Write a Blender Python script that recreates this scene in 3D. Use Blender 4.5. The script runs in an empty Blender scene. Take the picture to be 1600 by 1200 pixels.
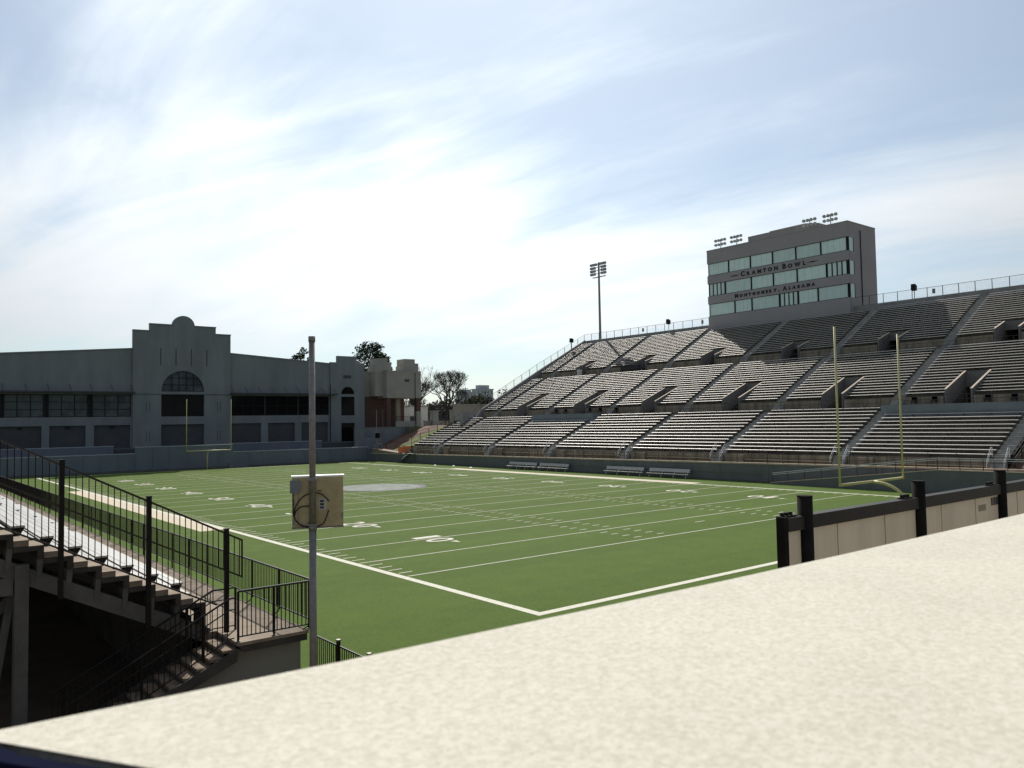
import bpy, math, random
from mathutils import Vector, Matrix
R = math.radians
rnd = random.Random(11)
scene = bpy.context.scene
col = scene.collection

# ------------------------------------------------------------------ camera
CAM = Vector((-18.826, -21.967, 6.843))
YAW, PIT, ROL, FPX = 0.678677, 0.0480457, -0.0171156, 1241.46
fw = Vector((math.sin(YAW)*math.cos(PIT), math.cos(YAW)*math.cos(PIT), math.sin(PIT)))
rt = fw.cross(Vector((0, 0, 1))).normalized()
up = rt.cross(fw)
r2 = rt*math.cos(ROL) + up*math.sin(ROL)
u2 = -rt*math.sin(ROL) + up*math.cos(ROL)
cam_d = bpy.data.cameras.new('camera')
cam = bpy.data.objects.new('camera', cam_d)
col.objects.link(cam)
cam.matrix_world = Matrix(((r2.x, u2.x, -fw.x, CAM.x), (r2.y, u2.y, -fw.y, CAM.y), (r2.z, u2.z, -fw.z, CAM.z), (0, 0, 0, 1)))
cam_d.sensor_width = 36.0
cam_d.lens = 36.0*FPX/1600.0
cam_d.clip_start = 0.05
cam_d.clip_end = 6000
cam_d.dof.use_dof = True
cam_d.dof.focus_distance = 70.0
cam_d.dof.aperture_fstop = 7.5
scene.camera = cam

# ------------------------------------------------------------------ sun, sky, exposure
SUN_AZ, SUN_EL = R(35.5), R(40.0)          # azimuth from +Y towards +X
SD = Vector((math.sin(SUN_AZ)*math.cos(SUN_EL), math.cos(SUN_AZ)*math.cos(SUN_EL), math.sin(SUN_EL)))
sun_d = bpy.data.lights.new('sun', 'SUN')
sun_d.energy = 4.4
sun_d.angle = R(0.53)
sun_d.color = (1.0, 0.95, 0.86)
sun = bpy.data.objects.new('sun', sun_d)
col.objects.link(sun)
sun.rotation_euler = SD.to_track_quat('Z', 'Y').to_euler()
sun.location = (0, 0, 80)

world = bpy.data.worlds.new('World')
scene.world = world
world.use_nodes = True
wn, wl = world.node_tree.nodes, world.node_tree.links
wn.clear()


def N(nodes, kind, **kw):
    n = nodes.new(kind)
    for k, v in kw.items():
        if k in n.inputs.keys() if isinstance(k, str) else False:
            n.inputs[k].default_value = v
        else:
            setattr(n, k, v)
    return n


def math_node(nodes, links, op, a, b=None, c=None, clamp=False):
    n = nodes.new('ShaderNodeMath')
    n.operation = op
    n.use_clamp = clamp
    for i, v in enumerate((a, b, c)):
        if v is None:
            continue
        if isinstance(v, (int, float)):
            n.inputs[i].default_value = v
        else:
            links.new(v, n.inputs[i])
    return n.outputs[0]


def M_(op, a, b=None, c=None, clamp=False):
    return math_node(wn, wl, op, a, b, c, clamp)


SKY_STRENGTH = 0.080
sky = wn.new('ShaderNodeTexSky')
sky.sky_type = 'NISHITA'
sky.sun_disc = False
sky.sun_elevation = SUN_EL
sky.sun_rotation = SUN_AZ
sky.air_density = 1.0
sky.dust_density = 0.2
sky.ozone_density = 1.1
tc = wn.new('ShaderNodeTexCoord')
sep = wn.new('ShaderNodeSeparateXYZ')
wl.new(tc.outputs['Generated'], sep.inputs[0])
zc = M_('ADD', M_('MAXIMUM', sep.outputs['Z'], 0.0), 0.22)
px = M_('DIVIDE', sep.outputs['X'], zc)
py = M_('DIVIDE', sep.outputs['Y'], zc)
comb = wn.new('ShaderNodeCombineXYZ')
wl.new(px, comb.inputs[0])
wl.new(py, comb.inputs[1])


def sky_noise(rot, sx, sy, scale, detail, rough, dist, loc=(0, 0, 0)):
    m = wn.new('ShaderNodeMapping')
    m.vector_type = 'TEXTURE'
    m.inputs['Rotation'].default_value = (0, 0, R(rot))
    m.inputs['Scale'].default_value = (sx, sy, 1)
    m.inputs['Location'].default_value = loc
    wl.new(comb.outputs[0], m.inputs['Vector'])
    n = wn.new('ShaderNodeTexNoise')
    n.inputs['Scale'].default_value = scale
    n.inputs['Detail'].default_value = detail
    n.inputs['Roughness'].default_value = rough
    n.inputs['Distortion'].default_value = dist
    wl.new(m.outputs[0], n.inputs['Vector'])
    return n.outputs['Fac']


big = sky_noise(100, 1.5, 1.0, 1.0, 3.0, 0.45, 0.3, (5.641, 7.56, 0.089))     # broad sheets of cirrostratus
streak = sky_noise(111, 3.2, 1.0, 2.2, 7.0, 0.52, 0.6, (-2.301, -8.07, 3.76))   # wind-drawn streaks
wisp = sky_noise(104, 2.2, 1.0, 6.0, 8.0, 0.6, 0.5, (-2.616, 8.271, 1.874))
dens = M_('ADD', M_('MULTIPLY', big, 1.0), M_('ADD', M_('MULTIPLY', streak, 1.15), M_('MULTIPLY', wisp, 0.34)))
# the sheet thickens down to a bank some 15 degrees up and frays out again at the horizon
elv = M_('DIVIDE', M_('SUBTRACT', sep.outputs['Z'], 0.19), 0.15)
bank_ = M_('POWER', 2.718, M_('MULTIPLY', M_('MULTIPLY', elv, elv), -1.0))
dens = M_('ADD', dens, M_('MULTIPLY', bank_, 0.31))
mr = wn.new('ShaderNodeMapRange')
mr.interpolation_type = 'SMOOTHSTEP'
mr.inputs['From Min'].default_value = 1.06
mr.inputs['From Max'].default_value = 1.72
mr.inputs['To Min'].default_value = 0.30
mr.inputs['To Max'].default_value = 0.96
wl.new(dens, mr.inputs['Value'])
cover = mr.outputs[0]
# clouds scatter sunlight forwards: brighter the nearer they stand to the sun
dotn = wn.new('ShaderNodeVectorMath')
dotn.operation = 'DOT_PRODUCT'
wl.new(tc.outputs['Generated'], dotn.inputs[0])
dotn.inputs[1].default_value = SD
cosg = M_('MAXIMUM', dotn.outputs['Value'], 0.0)
fwd = M_('ADD', M_('MULTIPLY', M_('POWER', cosg, 3.8), 1.42), 0.29)
bg_sky = wn.new('ShaderNodeBackground')
bg_sky.inputs['Strength'].default_value = SKY_STRENGTH
tint = wn.new('ShaderNodeMix')
tint.data_type = 'RGBA'
tint.blend_type = 'MULTIPLY'
tint.inputs['Factor'].default_value = 1.0
tint.inputs['B'].default_value = (0.92, 1.02, 1.03, 1)
wl.new(sky.outputs[0], tint.inputs['A'])
wl.new(tint.outputs['Result'], bg_sky.inputs['Color'])
bg_cl = wn.new('ShaderNodeBackground')
bg_cl.inputs['Color'].default_value = (0.93, 0.97, 1.0, 1)
wl.new(fwd, bg_cl.inputs['Strength'])
mixw = wn.new('ShaderNodeMixShader')
wl.new(cover, mixw.inputs[0])
wl.new(bg_sky.outputs[0], mixw.inputs[1])
wl.new(bg_cl.outputs[0], mixw.inputs[2])
wout = wn.new('ShaderNodeOutputWorld')
wl.new(mixw.outputs[0], wout.inputs['Surface'])

scene.view_settings.view_transform = 'Standard'
scene.view_settings.look = 'None'
scene.view_settings.exposure = 0.14
scene.view_settings.gamma = 1.0
scene.view_settings.use_curve_mapping = False
scene.render.engine = 'CYCLES'
scene.cycles.max_bounces = 6
scene.cycles.transparent_max_bounces = 12
scene.cycles.use_denoising = True
scene.cycles.sample_clamp_indirect = 6.0


# ------------------------------------------------------------------ materials
def mat(name, c, rough=0.75, metal=0.0, var=0.14, scale=3.0, detail=5.0, bump=0.0, bscale=None,
        c2=None, stretch=(1, 1, 1), spec=0.5, lo=0.35, hi=0.68):
    m = bpy.data.materials.new(name)
    m.use_nodes = True
    nt = m.node_tree
    ns, ls = nt.nodes, nt.links
    b = ns['Principled BSDF']
    b.inputs['Roughness'].default_value = rough
    b.inputs['Metallic'].default_value = metal
    b.inputs['Specular IOR Level'].default_value = spec
    g = ns.new('ShaderNodeNewGeometry')
    mp = ns.new('ShaderNodeMapping')
    mp.inputs['Scale'].default_value = stretch
    ls.new(g.outputs['Position'], mp.inputs['Vector'])
    n = ns.new('ShaderNodeTexNoise')
    n.inputs['Scale'].default_value = scale
    n.inputs['Detail'].default_value = detail
    n.inputs['Roughness'].default_value = 0.62
    ls.new(mp.outputs[0], n.inputs['Vector'])
    r = ns.new('ShaderNodeMapRange')
    r.inputs['From Min'].default_value = lo
    r.inputs['From Max'].default_value = hi
    ls.new(n.outputs['Fac'], r.inputs['Value'])
    mx = ns.new('ShaderNodeMix')
    mx.data_type = 'RGBA'
    a = c2 if c2 else tuple(v*(1-var) for v in c)
    bb = c if c2 else tuple(min(1, v*(1+var)) for v in c)
    mx.inputs['A'].default_value = (*a, 1)
    mx.inputs['B'].default_value = (*bb, 1)
    ls.new(r.outputs[0], mx.inputs['Factor'])
    ls.new(mx.outputs['Result'], b.inputs['Base Color'])
    if bump:
        n2 = ns.new('ShaderNodeTexNoise')
        n2.inputs['Scale'].default_value = bscale or scale*6
        n2.inputs['Detail'].default_value = 4
        ls.new(g.outputs['Position'], n2.inputs['Vector'])
        bp = ns.new('ShaderNodeBump')
        bp.inputs['Strength'].default_value = 0.6
        bp.inputs['Distance'].default_value = bump
        ls.new(n2.outputs['Fac'], bp.inputs['Height'])
        ls.new(bp.outputs[0], b.inputs['Normal'])
    return m


def turf_mat():
    m = mat('turf', (0.076, 0.122, 0.020), rough=0.9, spec=0.08, scale=0.8, detail=9, var=0.07, bump=0.02, bscale=60)
    nt = m.node_tree
    ns, ls = nt.nodes, nt.links
    b = ns['Principled BSDF']
    src = b.inputs['Base Color'].links[0].from_socket
    g = ns.new('ShaderNodeNewGeometry')
    n = ns.new('ShaderNodeTexNoise')
    n.inputs['Scale'].default_value = 7.0
    n.inputs['Detail'].default_value = 10
    n.inputs['Roughness'].default_value = 0.85
    ls.new(g.outputs['Position'], n.inputs['Vector'])
    # mower-width seams of the turf rolls across the field, just told apart
    sp = ns.new('ShaderNodeSeparateXYZ')
    ls.new(g.outputs['Position'], sp.inputs[0])
    fl = math_node(ns, ls, 'MODULO', math_node(ns, ls, 'FLOOR', math_node(ns, ls, 'DIVIDE', math_node(ns, ls, 'ADD', sp.outputs['Y'], 20), 4.572)), 2.0)
    k = math_node(ns, ls, 'ADD', math_node(ns, ls, 'MULTIPLY', n.outputs['Fac'], 1.9),
                  math_node(ns, ls, 'ADD', math_node(ns, ls, 'MULTIPLY', fl, 0.06), 0.03))
    h = ns.new('ShaderNodeHueSaturation')
    ls.new(k, h.inputs['Value'])
    ls.new(src, h.inputs['Color'])
    ls.new(h.outputs[0], b.inputs['Base Color'])
    return m


MT = {}
MT['turf'] = turf_mat()
MT['paint'] = mat('field_paint', (0.62, 0.60, 0.50), rough=0.85, scale=6, var=0.14, spec=0.2)
MT['paint_tan'] = mat('cream_field_paint', (0.58, 0.50, 0.38), rough=0.85, scale=3, var=0.10, spec=0.2)
MT['logo_grey'] = mat('logo_grey_paint', (0.13, 0.14, 0.14), rough=0.85, scale=2, var=0.2, spec=0.2)
MT['logo_pale'] = mat('logo_pale_paint', (0.25, 0.265, 0.245), c2=(0.13, 0.155, 0.125), rough=0.85, scale=0.8, spec=0.2)
MT['soil'] = mat('soil', (0.10, 0.075, 0.05), rough=0.95, scale=0.5, var=0.3)
MT['dirt'] = mat('bare_red_earth', (0.17, 0.085, 0.05), c2=(0.09, 0.05, 0.032), rough=0.95, scale=0.6, bump=0.05)
MT['asphalt'] = mat('asphalt', (0.055, 0.054, 0.052), rough=0.9, scale=1.0, var=0.2)
MT['plaza'] = mat('street_level_ground', (0.17, 0.16, 0.13), c2=(0.09, 0.10, 0.05), rough=0.95, scale=0.06, detail=8)
MT['grass'] = mat('dry_grass', (0.22, 0.19, 0.09), c2=(0.06, 0.11, 0.02), rough=0.95, scale=0.5, detail=8, bump=0.05, spec=0.2)
MT['conc'] = mat('stained_concrete', (0.155, 0.136, 0.116), c2=(0.07, 0.061, 0.052), rough=0.9, scale=0.7, detail=9, stretch=(1, 1, 0.5), spec=0.3)
MT['conc_tan'] = mat('tan_concrete', (0.33, 0.268, 0.205), c2=(0.22, 0.17, 0.125), rough=0.9, scale=2.5, detail=8, bump=0.004, spec=0.3)
MT['stair_tan'] = mat('shaded_stair_tan', (0.25, 0.185, 0.13), c2=(0.14, 0.10, 0.07), rough=0.9, scale=5, detail=8)  # tan darkened to put the stair's shade into the treads
MT['conc_wall'] = mat('weathered_tan_concrete', (0.37, 0.315, 0.245), c2=(0.17, 0.145, 0.112), rough=0.9, scale=0.8, detail=9, stretch=(1, 1.6, 0.35), spec=0.3)
MT['conc_beam'] = mat('grey_concrete_beam', (0.165, 0.155, 0.14), c2=(0.10, 0.094, 0.085), rough=0.9, scale=1.5, detail=8, spec=0.3)
MT['conc_mid'] = mat('smooth_grey_concrete', (0.30, 0.285, 0.26), c2=(0.25, 0.235, 0.212), rough=0.9, scale=0.9, detail=8, spec=0.2)
MT['conc_dark'] = mat('dark_shade_concrete', (0.09, 0.078, 0.066), c2=(0.04, 0.035, 0.03), rough=0.9, scale=1.2, detail=8)  # dark brown; its tone also paints shade under landing and stand
MT['coping'] = mat('tan_coping', (0.52, 0.42, 0.32), rough=0.85, scale=1.0, var=0.18)  # beige coping with random tone variation
MT['aisle'] = mat('grey_painted_steps', (0.30, 0.295, 0.29), rough=0.85, scale=1.4, var=0.2)
MT['blue_wall'] = mat('slate_painted_wall', (0.145, 0.157, 0.16), rough=0.7, scale=0.6, detail=8, var=0.12, stretch=(1, 1, 0.4))
MT['plat_wall'] = mat('grey_blue_platform_wall', (0.19, 0.215, 0.24), rough=0.7, scale=0.6, var=0.1)
MT['end_wall'] = mat('blue_grey_padded_wall', (0.17, 0.195, 0.24), c2=(0.13, 0.153, 0.195), rough=0.75, scale=0.5, detail=8, stretch=(1, 1, 0.3))
MT['end_cap'] = mat('pale_wall_cap', (0.40, 0.45, 0.51), rough=0.7, scale=1.0, var=0.1)
MT['cheek'] = mat('taupe_entry_wall', (0.175, 0.167, 0.163), rough=0.85, scale=0.8, var=0.14)
MT['far_window'] = mat('far_window', (0.24, 0.27, 0.30), rough=0.4, scale=0.4, var=0.15)
MT['hall_glass'] = mat('blue_grey_window_glass', (0.085, 0.115, 0.145), c2=(0.025, 0.036, 0.05), rough=0.08, scale=0.45, detail=6, spec=0.25)  # blue tone and blotches paint sky reflections into the glass
MT['rust_base'] = mat('stained_wall_foot', (0.16, 0.13, 0.12), c2=(0.10, 0.115, 0.14), rough=0.9, scale=0.7)
MT['alu'] = mat('aluminium_bench', (0.50, 0.48, 0.455), rough=0.45, metal=0.3, scale=1.2, var=0.09, stretch=(1, 0.2, 1))
MT['alu_near'] = mat('brushed_aluminium_plank', (0.45, 0.44, 0.42), rough=0.5, metal=0.25, scale=2.0, var=0.12, stretch=(3, 0.15, 1))
MT['rail_alu'] = mat('bare_aluminium_rail', (0.72, 0.71, 0.69), rough=0.4, metal=0.6, scale=5, var=0.06)
MT['black'] = mat('black_painted_steel', (0.012, 0.010, 0.009), rough=0.5, scale=6, var=0.3, spec=0.22)
MT['matte_black'] = mat('matte_black_pipe', (0.017, 0.015, 0.0135), rough=0.85, scale=5, var=0.3, spec=0.06)
MT['gloss_black'] = mat('glossy_black_rail', (0.014, 0.012, 0.011), rough=0.32, scale=6, var=0.3, spec=0.55)
MT['dark_rail'] = mat('dark_painted_rail', (0.03, 0.028, 0.026), rough=0.5, scale=4, var=0.2)
MT['galv'] = mat('galvanised_steel', (0.26, 0.245, 0.225), rough=0.55, metal=0.4, scale=9, var=0.16)
MT['panel_back'] = mat('tarnished_sheet_metal', (0.52, 0.45, 0.255), c2=(0.37, 0.315, 0.175), rough=0.5, metal=0.35, scale=3.0, detail=6)
MT['junction'] = mat('grey_plastic_box', (0.19, 0.205, 0.225), rough=0.6, scale=6, var=0.08)
MT['cable'] = mat('black_cable', (0.012, 0.012, 0.012), rough=0.5, scale=5, var=0.1)
MT['sticker'] = mat('white_sticker', (0.50, 0.49, 0.46), rough=0.6, scale=8, var=0.06)
MT['ink'] = mat('dark_print', (0.05, 0.055, 0.06), rough=0.7, scale=8, var=0.2)
MT['yellow'] = mat('yellow_goalpost_paint', (0.62, 0.545, 0.25), rough=0.45, scale=2, var=0.06)
MT['stucco'] = mat('grey_stucco', (0.222, 0.245, 0.262), rough=0.9, scale=0.4, detail=10, var=0.13, spec=0.3, stretch=(1, 1, 0.22))
MT['stucco_pale'] = mat('cream_stucco', (0.36, 0.345, 0.315), rough=0.9, scale=0.4, detail=8, var=0.08, spec=0.3)
MT['recess'] = mat('dark_grey_panel', (0.072, 0.077, 0.085), rough=0.8, scale=0.5, var=0.14)
MT['glass'] = mat('dark_glass', (0.018, 0.024, 0.032), rough=0.06, scale=0.25, var=0.4, spec=0.6)
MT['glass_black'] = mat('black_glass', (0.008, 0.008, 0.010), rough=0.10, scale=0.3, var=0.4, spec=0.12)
MT['mullion'] = mat('dark_bronze_frame', (0.016, 0.017, 0.020), rough=0.6, scale=4, var=0.1, spec=0.15)
MT['canopy'] = mat('dark_metal_canopy', (0.045, 0.050, 0.062), rough=0.5, scale=2, var=0.1)
MT['pb_wall'] = mat('taupe_panel_wall', (0.345, 0.325, 0.338), rough=0.85, scale=0.3, detail=8, var=0.05, spec=0.3)
MT['pb_glass'] = mat('pale_green_blind_glass', (0.66, 0.84, 0.80), rough=0.12, scale=0.5, var=0.05, spec=0.5)
for i_, k_ in enumerate((0.90, 0.95, 1.05)):
    MT['pb_glass%d' % i_] = mat('pale_green_blind_glass', tuple(v*k_ for v in (0.66, 0.84, 0.80)), rough=0.12, scale=0.8, var=0.06, spec=0.5)
    MT['hall_glass%d' % i_] = mat('blue_grey_window_glass', tuple(v*(k_**5) for v in (0.085, 0.115, 0.145)), c2=(0.025, 0.036, 0.05), rough=0.08, scale=0.5, detail=6, spec=0.25)
MT['pb_stripe'] = mat('blind_slat', (0.46, 0.58, 0.54), rough=0.3, scale=0.5, var=0.05)
MT['letter'] = mat('dark_bronze_letters', (0.022, 0.020, 0.020), rough=0.5, scale=3, var=0.1)
MT['brick'] = mat('red_brick', (0.145, 0.085, 0.072), c2=(0.09, 0.055, 0.048), rough=0.9, scale=3, detail=6, stretch=(0.4, 0.4, 2.2))
MT['lamp'] = mat('floodlight_housing', (0.10, 0.105, 0.105), rough=0.45, metal=0.3, scale=6, var=0.1)
MT['lens'] = mat('floodlight_lens', (0.42, 0.46, 0.46), rough=0.2, scale=6, var=0.06)
MT['ledge'] = None
MT['beige_panel'] = mat('cream_fence_panel', (0.72, 0.635, 0.49), c2=(0.59, 0.51, 0.385), rough=0.55, scale=1.6, detail=7, stretch=(1.5, 1, 0.22))
MT['orange'] = mat('orange_safety_mesh', (0.90, 0.16, 0.03), rough=0.7, scale=2.0, var=0.22)
MT['bark'] = mat('dark_bark', (0.055, 0.045, 0.038), rough=0.95, scale=3, var=0.3)
MT['twig'] = mat('bare_twigs', (0.085, 0.072, 0.065), rough=0.95, scale=3, var=0.25)
MT['needle'] = mat('pine_needles', (0.055, 0.080, 0.035), c2=(0.026, 0.042, 0.020), rough=0.8, scale=0.8, spec=0.2)
MT['leaf_olive'] = mat('olive_brush', (0.095, 0.090, 0.045), c2=(0.045, 0.048, 0.022), rough=0.9, scale=0.5, spec=0.2)
MT['leaf_red'] = mat('reddish_brush', (0.12, 0.065, 0.045), c2=(0.065, 0.040, 0.03), rough=0.9, scale=0.5, spec=0.2)
MT['far_wall'] = mat('hazy_far_masonry', (0.46, 0.49, 0.52), rough=0.9, scale=0.1, var=0.08)  # distance haze put into the masonry as a pale blue-grey
MT['far_tan'] = mat('tan_far_masonry', (0.36, 0.31, 0.25), rough=0.9, scale=0.1, var=0.12)
MT['far_roof'] = mat('reddish_far_roof', (0.22, 0.12, 0.09), rough=0.9, scale=0.2, var=0.15)
MT['white_metal'] = mat('white_painted_metal', (0.72, 0.72, 0.70), rough=0.6, scale=0.4, var=0.06)
MT['sign_blue'] = mat('blue_sign_face', (0.035, 0.085, 0.26), rough=0.4, scale=3, var=0.1)
MT['car'] = mat('silver_car_paint', (0.36, 0.37, 0.39), rough=0.28, metal=0.5, scale=2, var=0.05)
MT['car_dark'] = mat('dark_car_paint', (0.03, 0.035, 0.05), rough=0.28, scale=2, var=0.1)
MT['tyre'] = mat('tyre_rubber', (0.02, 0.02, 0.02), rough=0.85, scale=5, var=0.1)
MT['teal_steel'] = mat('blue_grey_steel', (0.10, 0.135, 0.155), rough=0.55, scale=3, var=0.12)
MT['chair'] = mat('chair_and_tunnel_black', (0.014, 0.014, 0.016), rough=0.5, scale=5, var=0.2)  # also blackens the entry tunnels in place of real darkness
MT['navy'] = mat('dark_navy_shade', (0.006, 0.008, 0.026), rough=0.9, scale=6, var=0.2, spec=0.03)
MT['green_sign'] = mat('dark_green_board', (0.02, 0.05, 0.045), rough=0.5, scale=3, var=0.15)


def ledge_mat():
    m = mat('pebbled_cream_stone', (0.66, 0.625, 0.535), c2=(0.525, 0.488, 0.40), rough=0.9, scale=100, detail=7, spec=0.2, bump=0.001, bscale=230, lo=0.34, hi=0.62)
    nt = m.node_tree
    ns, ls = nt.nodes, nt.links
    b = ns['Principled BSDF']
    src = b.inputs['Base Color'].links[0].from_socket
    g = ns.new('ShaderNodeNewGeometry')
    v = ns.new('ShaderNodeTexNoise')
    v.inputs['Scale'].default_value = 210
    v.inputs['Detail'].default_value = 2
    ls.new(g.outputs['Position'], v.inputs['Vector'])
    r = ns.new('ShaderNodeMapRange')
    r.inputs['From Min'].default_value = 0.60
    r.inputs['From Max'].default_value = 0.72
    ls.new(v.outputs['Fac'], r.inputs['Value'])
    n3 = ns.new('ShaderNodeTexNoise')
    n3.inputs['Scale'].default_value = 3.0
    n3.inputs['Detail'].default_value = 5
    ls.new(g.outputs['Position'], n3.inputs['Vector'])
    mx = ns.new('ShaderNodeMix')
    mx.data_type = 'RGBA'
    ls.new(r.outputs[0], mx.inputs['Factor'])
    ls.new(src, mx.inputs['A'])
    mx.inputs['B'].default_value = (0.43, 0.385, 0.31, 1)
    h = ns.new('ShaderNodeHueSaturation')
    ls.new(mx.outputs['Result'], h.inputs['Color'])
    ls.new(math_node(ns, ls, 'ADD', math_node(ns, ls, 'MULTIPLY', n3.outputs['Fac'], 0.25), 0.87), h.inputs['Value'])
    ls.new(h.outputs[0], b.inputs['Base Color'])
    return m


MT['ledge'] = ledge_mat()


def mesh_fence_mat():
    """woven wire: thin diagonal wires, open between"""
    m = bpy.data.materials.new('chain_link_wire')
    m.use_nodes = True
    ns, ls = m.node_tree.nodes, m.node_tree.links
    b = ns['Principled BSDF']
    b.inputs['Base Color'].default_value = (0.22, 0.23, 0.24, 1)
    b.inputs['Metallic'].default_value = 0.5
    b.inputs['Roughness'].default_value = 0.5
    g = ns.new('ShaderNodeNewGeometry')
    s = ns.new('ShaderNodeSeparateXYZ')
    ls.new(g.outputs['Position'], s.inputs[0])
    u = math_node(ns, ls, 'ADD', s.outputs['X'], s.outputs['Y'])

    def wires(sign):
        t = math_node(ns, ls, 'ADD', u, math_node(ns, ls, 'MULTIPLY', s.outputs['Z'], sign))
        f = math_node(ns, ls, 'FRACT', math_node(ns, ls, 'DIVIDE', t, 0.075))
        return math_node(ns, ls, 'LESS_THAN', f, 0.045)
    k = math_node(ns, ls, 'MAXIMUM', wires(1.0), wires(-1.0))
    tr = ns.new('ShaderNodeBsdfTransparent')
    mx = ns.new('ShaderNodeMixShader')
    ls.new(k, mx.inputs[0])
    ls.new(tr.outputs[0], mx.inputs[1])
    ls.new(b.outputs[0], mx.inputs[2])
    ls.new(mx.outputs[0], ns['Material Output'].inputs['Surface'])
    return m


MT['wire'] = mesh_fence_mat()


# ------------------------------------------------------------------ mesh helpers
class MB:
    def __init__(self):
        self.v, self.f = [], []

    def quad(self, a, b, c, d):
        n = len(self.v)
        self.v += [tuple(a), tuple(b), tuple(c), tuple(d)]
        self.f.append((n, n+1, n+2, n+3))
        return self

    def poly(self, pts):
        n = len(self.v)
        self.v += [tuple(p) for p in pts]
        self.f.append(tuple(range(n, n+len(pts))))
        return self

    def box(self, x0, x1, y0, y1, z0, z1):
        x0, x1 = sorted((x0, x1))
        y0, y1 = sorted((y0, y1))
        z0, z1 = sorted((z0, z1))
        n = len(self.v)
        self.v += [(x0, y0, z0), (x1, y0, z0), (x1, y1, z0), (x0, y1, z0), (x0, y0, z1), (x1, y0, z1), (x1, y1, z1), (x0, y1, z1)]
        self.f += [tuple(n+i for i in q) for q in ((0, 3, 2, 1), (4, 5, 6, 7), (0, 1, 5, 4), (1, 2, 6, 5), (2, 3, 7, 6), (3, 0, 4, 7))]
        return self

    def prism(self, pts, d):
        """extrude the planar polygon pts by vector d"""
        d = Vector(d)
        n, k = len(self.v), len(pts)
        self.v += [tuple(p) for p in pts] + [tuple(Vector(p)+d) for p in pts]
        self.f.append(tuple(reversed(range(n, n+k))))
        self.f.append(tuple(range(n+k, n+2*k)))
        for i in range(k):
            j = (i+1) % k
            self.f.append((n+i, n+j, n+k+j, n+k+i))
        return self

    def tube(self, p, q, r, r1=None, n=8, caps=True):
        p, q = Vector(p), Vector(q)
        r1 = r if r1 is None else r1
        d = (q-p)
        if d.length < 1e-6:
            return self
        d.normalize()
        a = d.cross(Vector((0, 0, 1)) if abs(d.z) < 0.95 else Vector((1, 0, 0))).normalized()
        b = d.cross(a)
        s = len(self.v)
        for c, rr in ((p, r), (q, r1)):
            for i in range(n):
                t = 2*math.pi*i/n
                self.v.append(tuple(c + (a*math.cos(t)+b*math.sin(t))*rr))
        for i in range(n):
            j = (i+1) % n
            self.f.append((s+i, s+n+i, s+n+j, s+j))
        if caps:
            self.f.append(tuple(s+i for i in range(n)))
            self.f.append(tuple(s+n+i for i in reversed(range(n))))
        return self

    def path(self, pts, r, n=8):
        """round bar swept along a polyline, mitred at its bends"""
        pts = [Vector(p) for p in pts]
        pts = [p for i, p in enumerate(pts) if i == 0 or (p-pts[i-1]).length > 1e-5]
        if len(pts) < 2:
            return self
        d0 = (pts[1]-pts[0]).normalized()
        a = d0.cross(Vector((0, 0, 1)) if abs(d0.z) < 0.95 else Vector((1, 0, 0))).normalized()
        s, k = len(self.v), len(pts)
        for i, p in enumerate(pts):
            din = (p-pts[i-1]).normalized() if i else d0
            dout = (pts[i+1]-p).normalized() if i < k-1 else din
            t = (din+dout).normalized() if (din+dout).length > 1e-4 else din
            a = (a-t*a.dot(t)).normalized()
            b = t.cross(a)
            m = 1.0/max(.6, math.sqrt((1+din.dot(dout))/2))
            for j in range(n):
                w = 2*math.pi*j/n
                self.v.append(tuple(p+(a*math.cos(w)+b*math.sin(w))*r*m))
        for i in range(k-1):
            for j in range(n):
                q = (j+1) % n
                self.f.append((s+i*n+j, s+i*n+q, s+(i+1)*n+q, s+(i+1)*n+j))
        self.f.append(tuple(s+j for j in reversed(range(n))))
        self.f.append(tuple(s+(k-1)*n+j for j in range(n)))
        return self

    def bar(self, p, q, w, h):
        """rectangular bar between two points, w across, h upright"""
        p, q = Vector(p), Vector(q)
        d = (q-p).normalized()
        s = d.cross(Vector((0, 0, 1)))
        if s.length < 1e-4:
            s = Vector((1, 0, 0))
        s.normalize()
        u = s.cross(d)
        n = len(self.v)
        for c in (p, q):
            for a, b in ((-1, -1), (1, -1), (1, 1), (-1, 1)):
                self.v.append(tuple(c + s*(a*w/2) + u*(b*h/2)))
        self.f += [tuple(n+i for i in f) for f in ((0, 1, 2, 3), (7, 6, 5, 4), (0, 4, 5, 1), (1, 5, 6, 2), (2, 6, 7, 3), (3, 7, 4, 0))]
        return self

    def strip(self, line, y0, y1):
        """sheet swept along Y under a profile of (x, z) points"""
        for (xa, za), (xb, zb) in zip(line[:-1], line[1:]):
            self.quad((xa, y0, za), (xb, y0, zb), (xb, y1, zb), (xa, y1, za))
        return self

    def mesh(self, name):
        me = bpy.data.meshes.new(name)
        me.from_pydata(self.v, [], self.f)
        me.validate()
        me.update()
        return me

    def build(self, name, m, parent=None, smooth=False, recalc=False):
        me = self.mesh(name)
        me.materials.append(MT[m] if isinstance(m, str) else m)
        if smooth:
            for p in me.polygons:
                p.use_smooth = True
        return link(name, me, parent)


def link(name, me, parent=None, loc=None):
    o = bpy.data.objects.new(name, me)
    col.objects.link(o)
    if loc is not None:
        o.location = loc
    if parent is not None:
        o.parent = parent
        # meshes are written in world coordinates; cancel the parent's own place
        o.matrix_parent_inverse = Matrix.Translation(-Vector(parent['org'])) if 'org' in parent else Matrix()
    return o


def thing(name, label, cat, loc=(0, 0, 0), group=None, kind=None):
    o = bpy.data.objects.new(name, None)
    col.objects.link(o)
    o.empty_display_size = 0.3
    o.location = loc
    o['org'] = tuple(loc)
    return tag(o, label, cat, group, kind)


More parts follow.
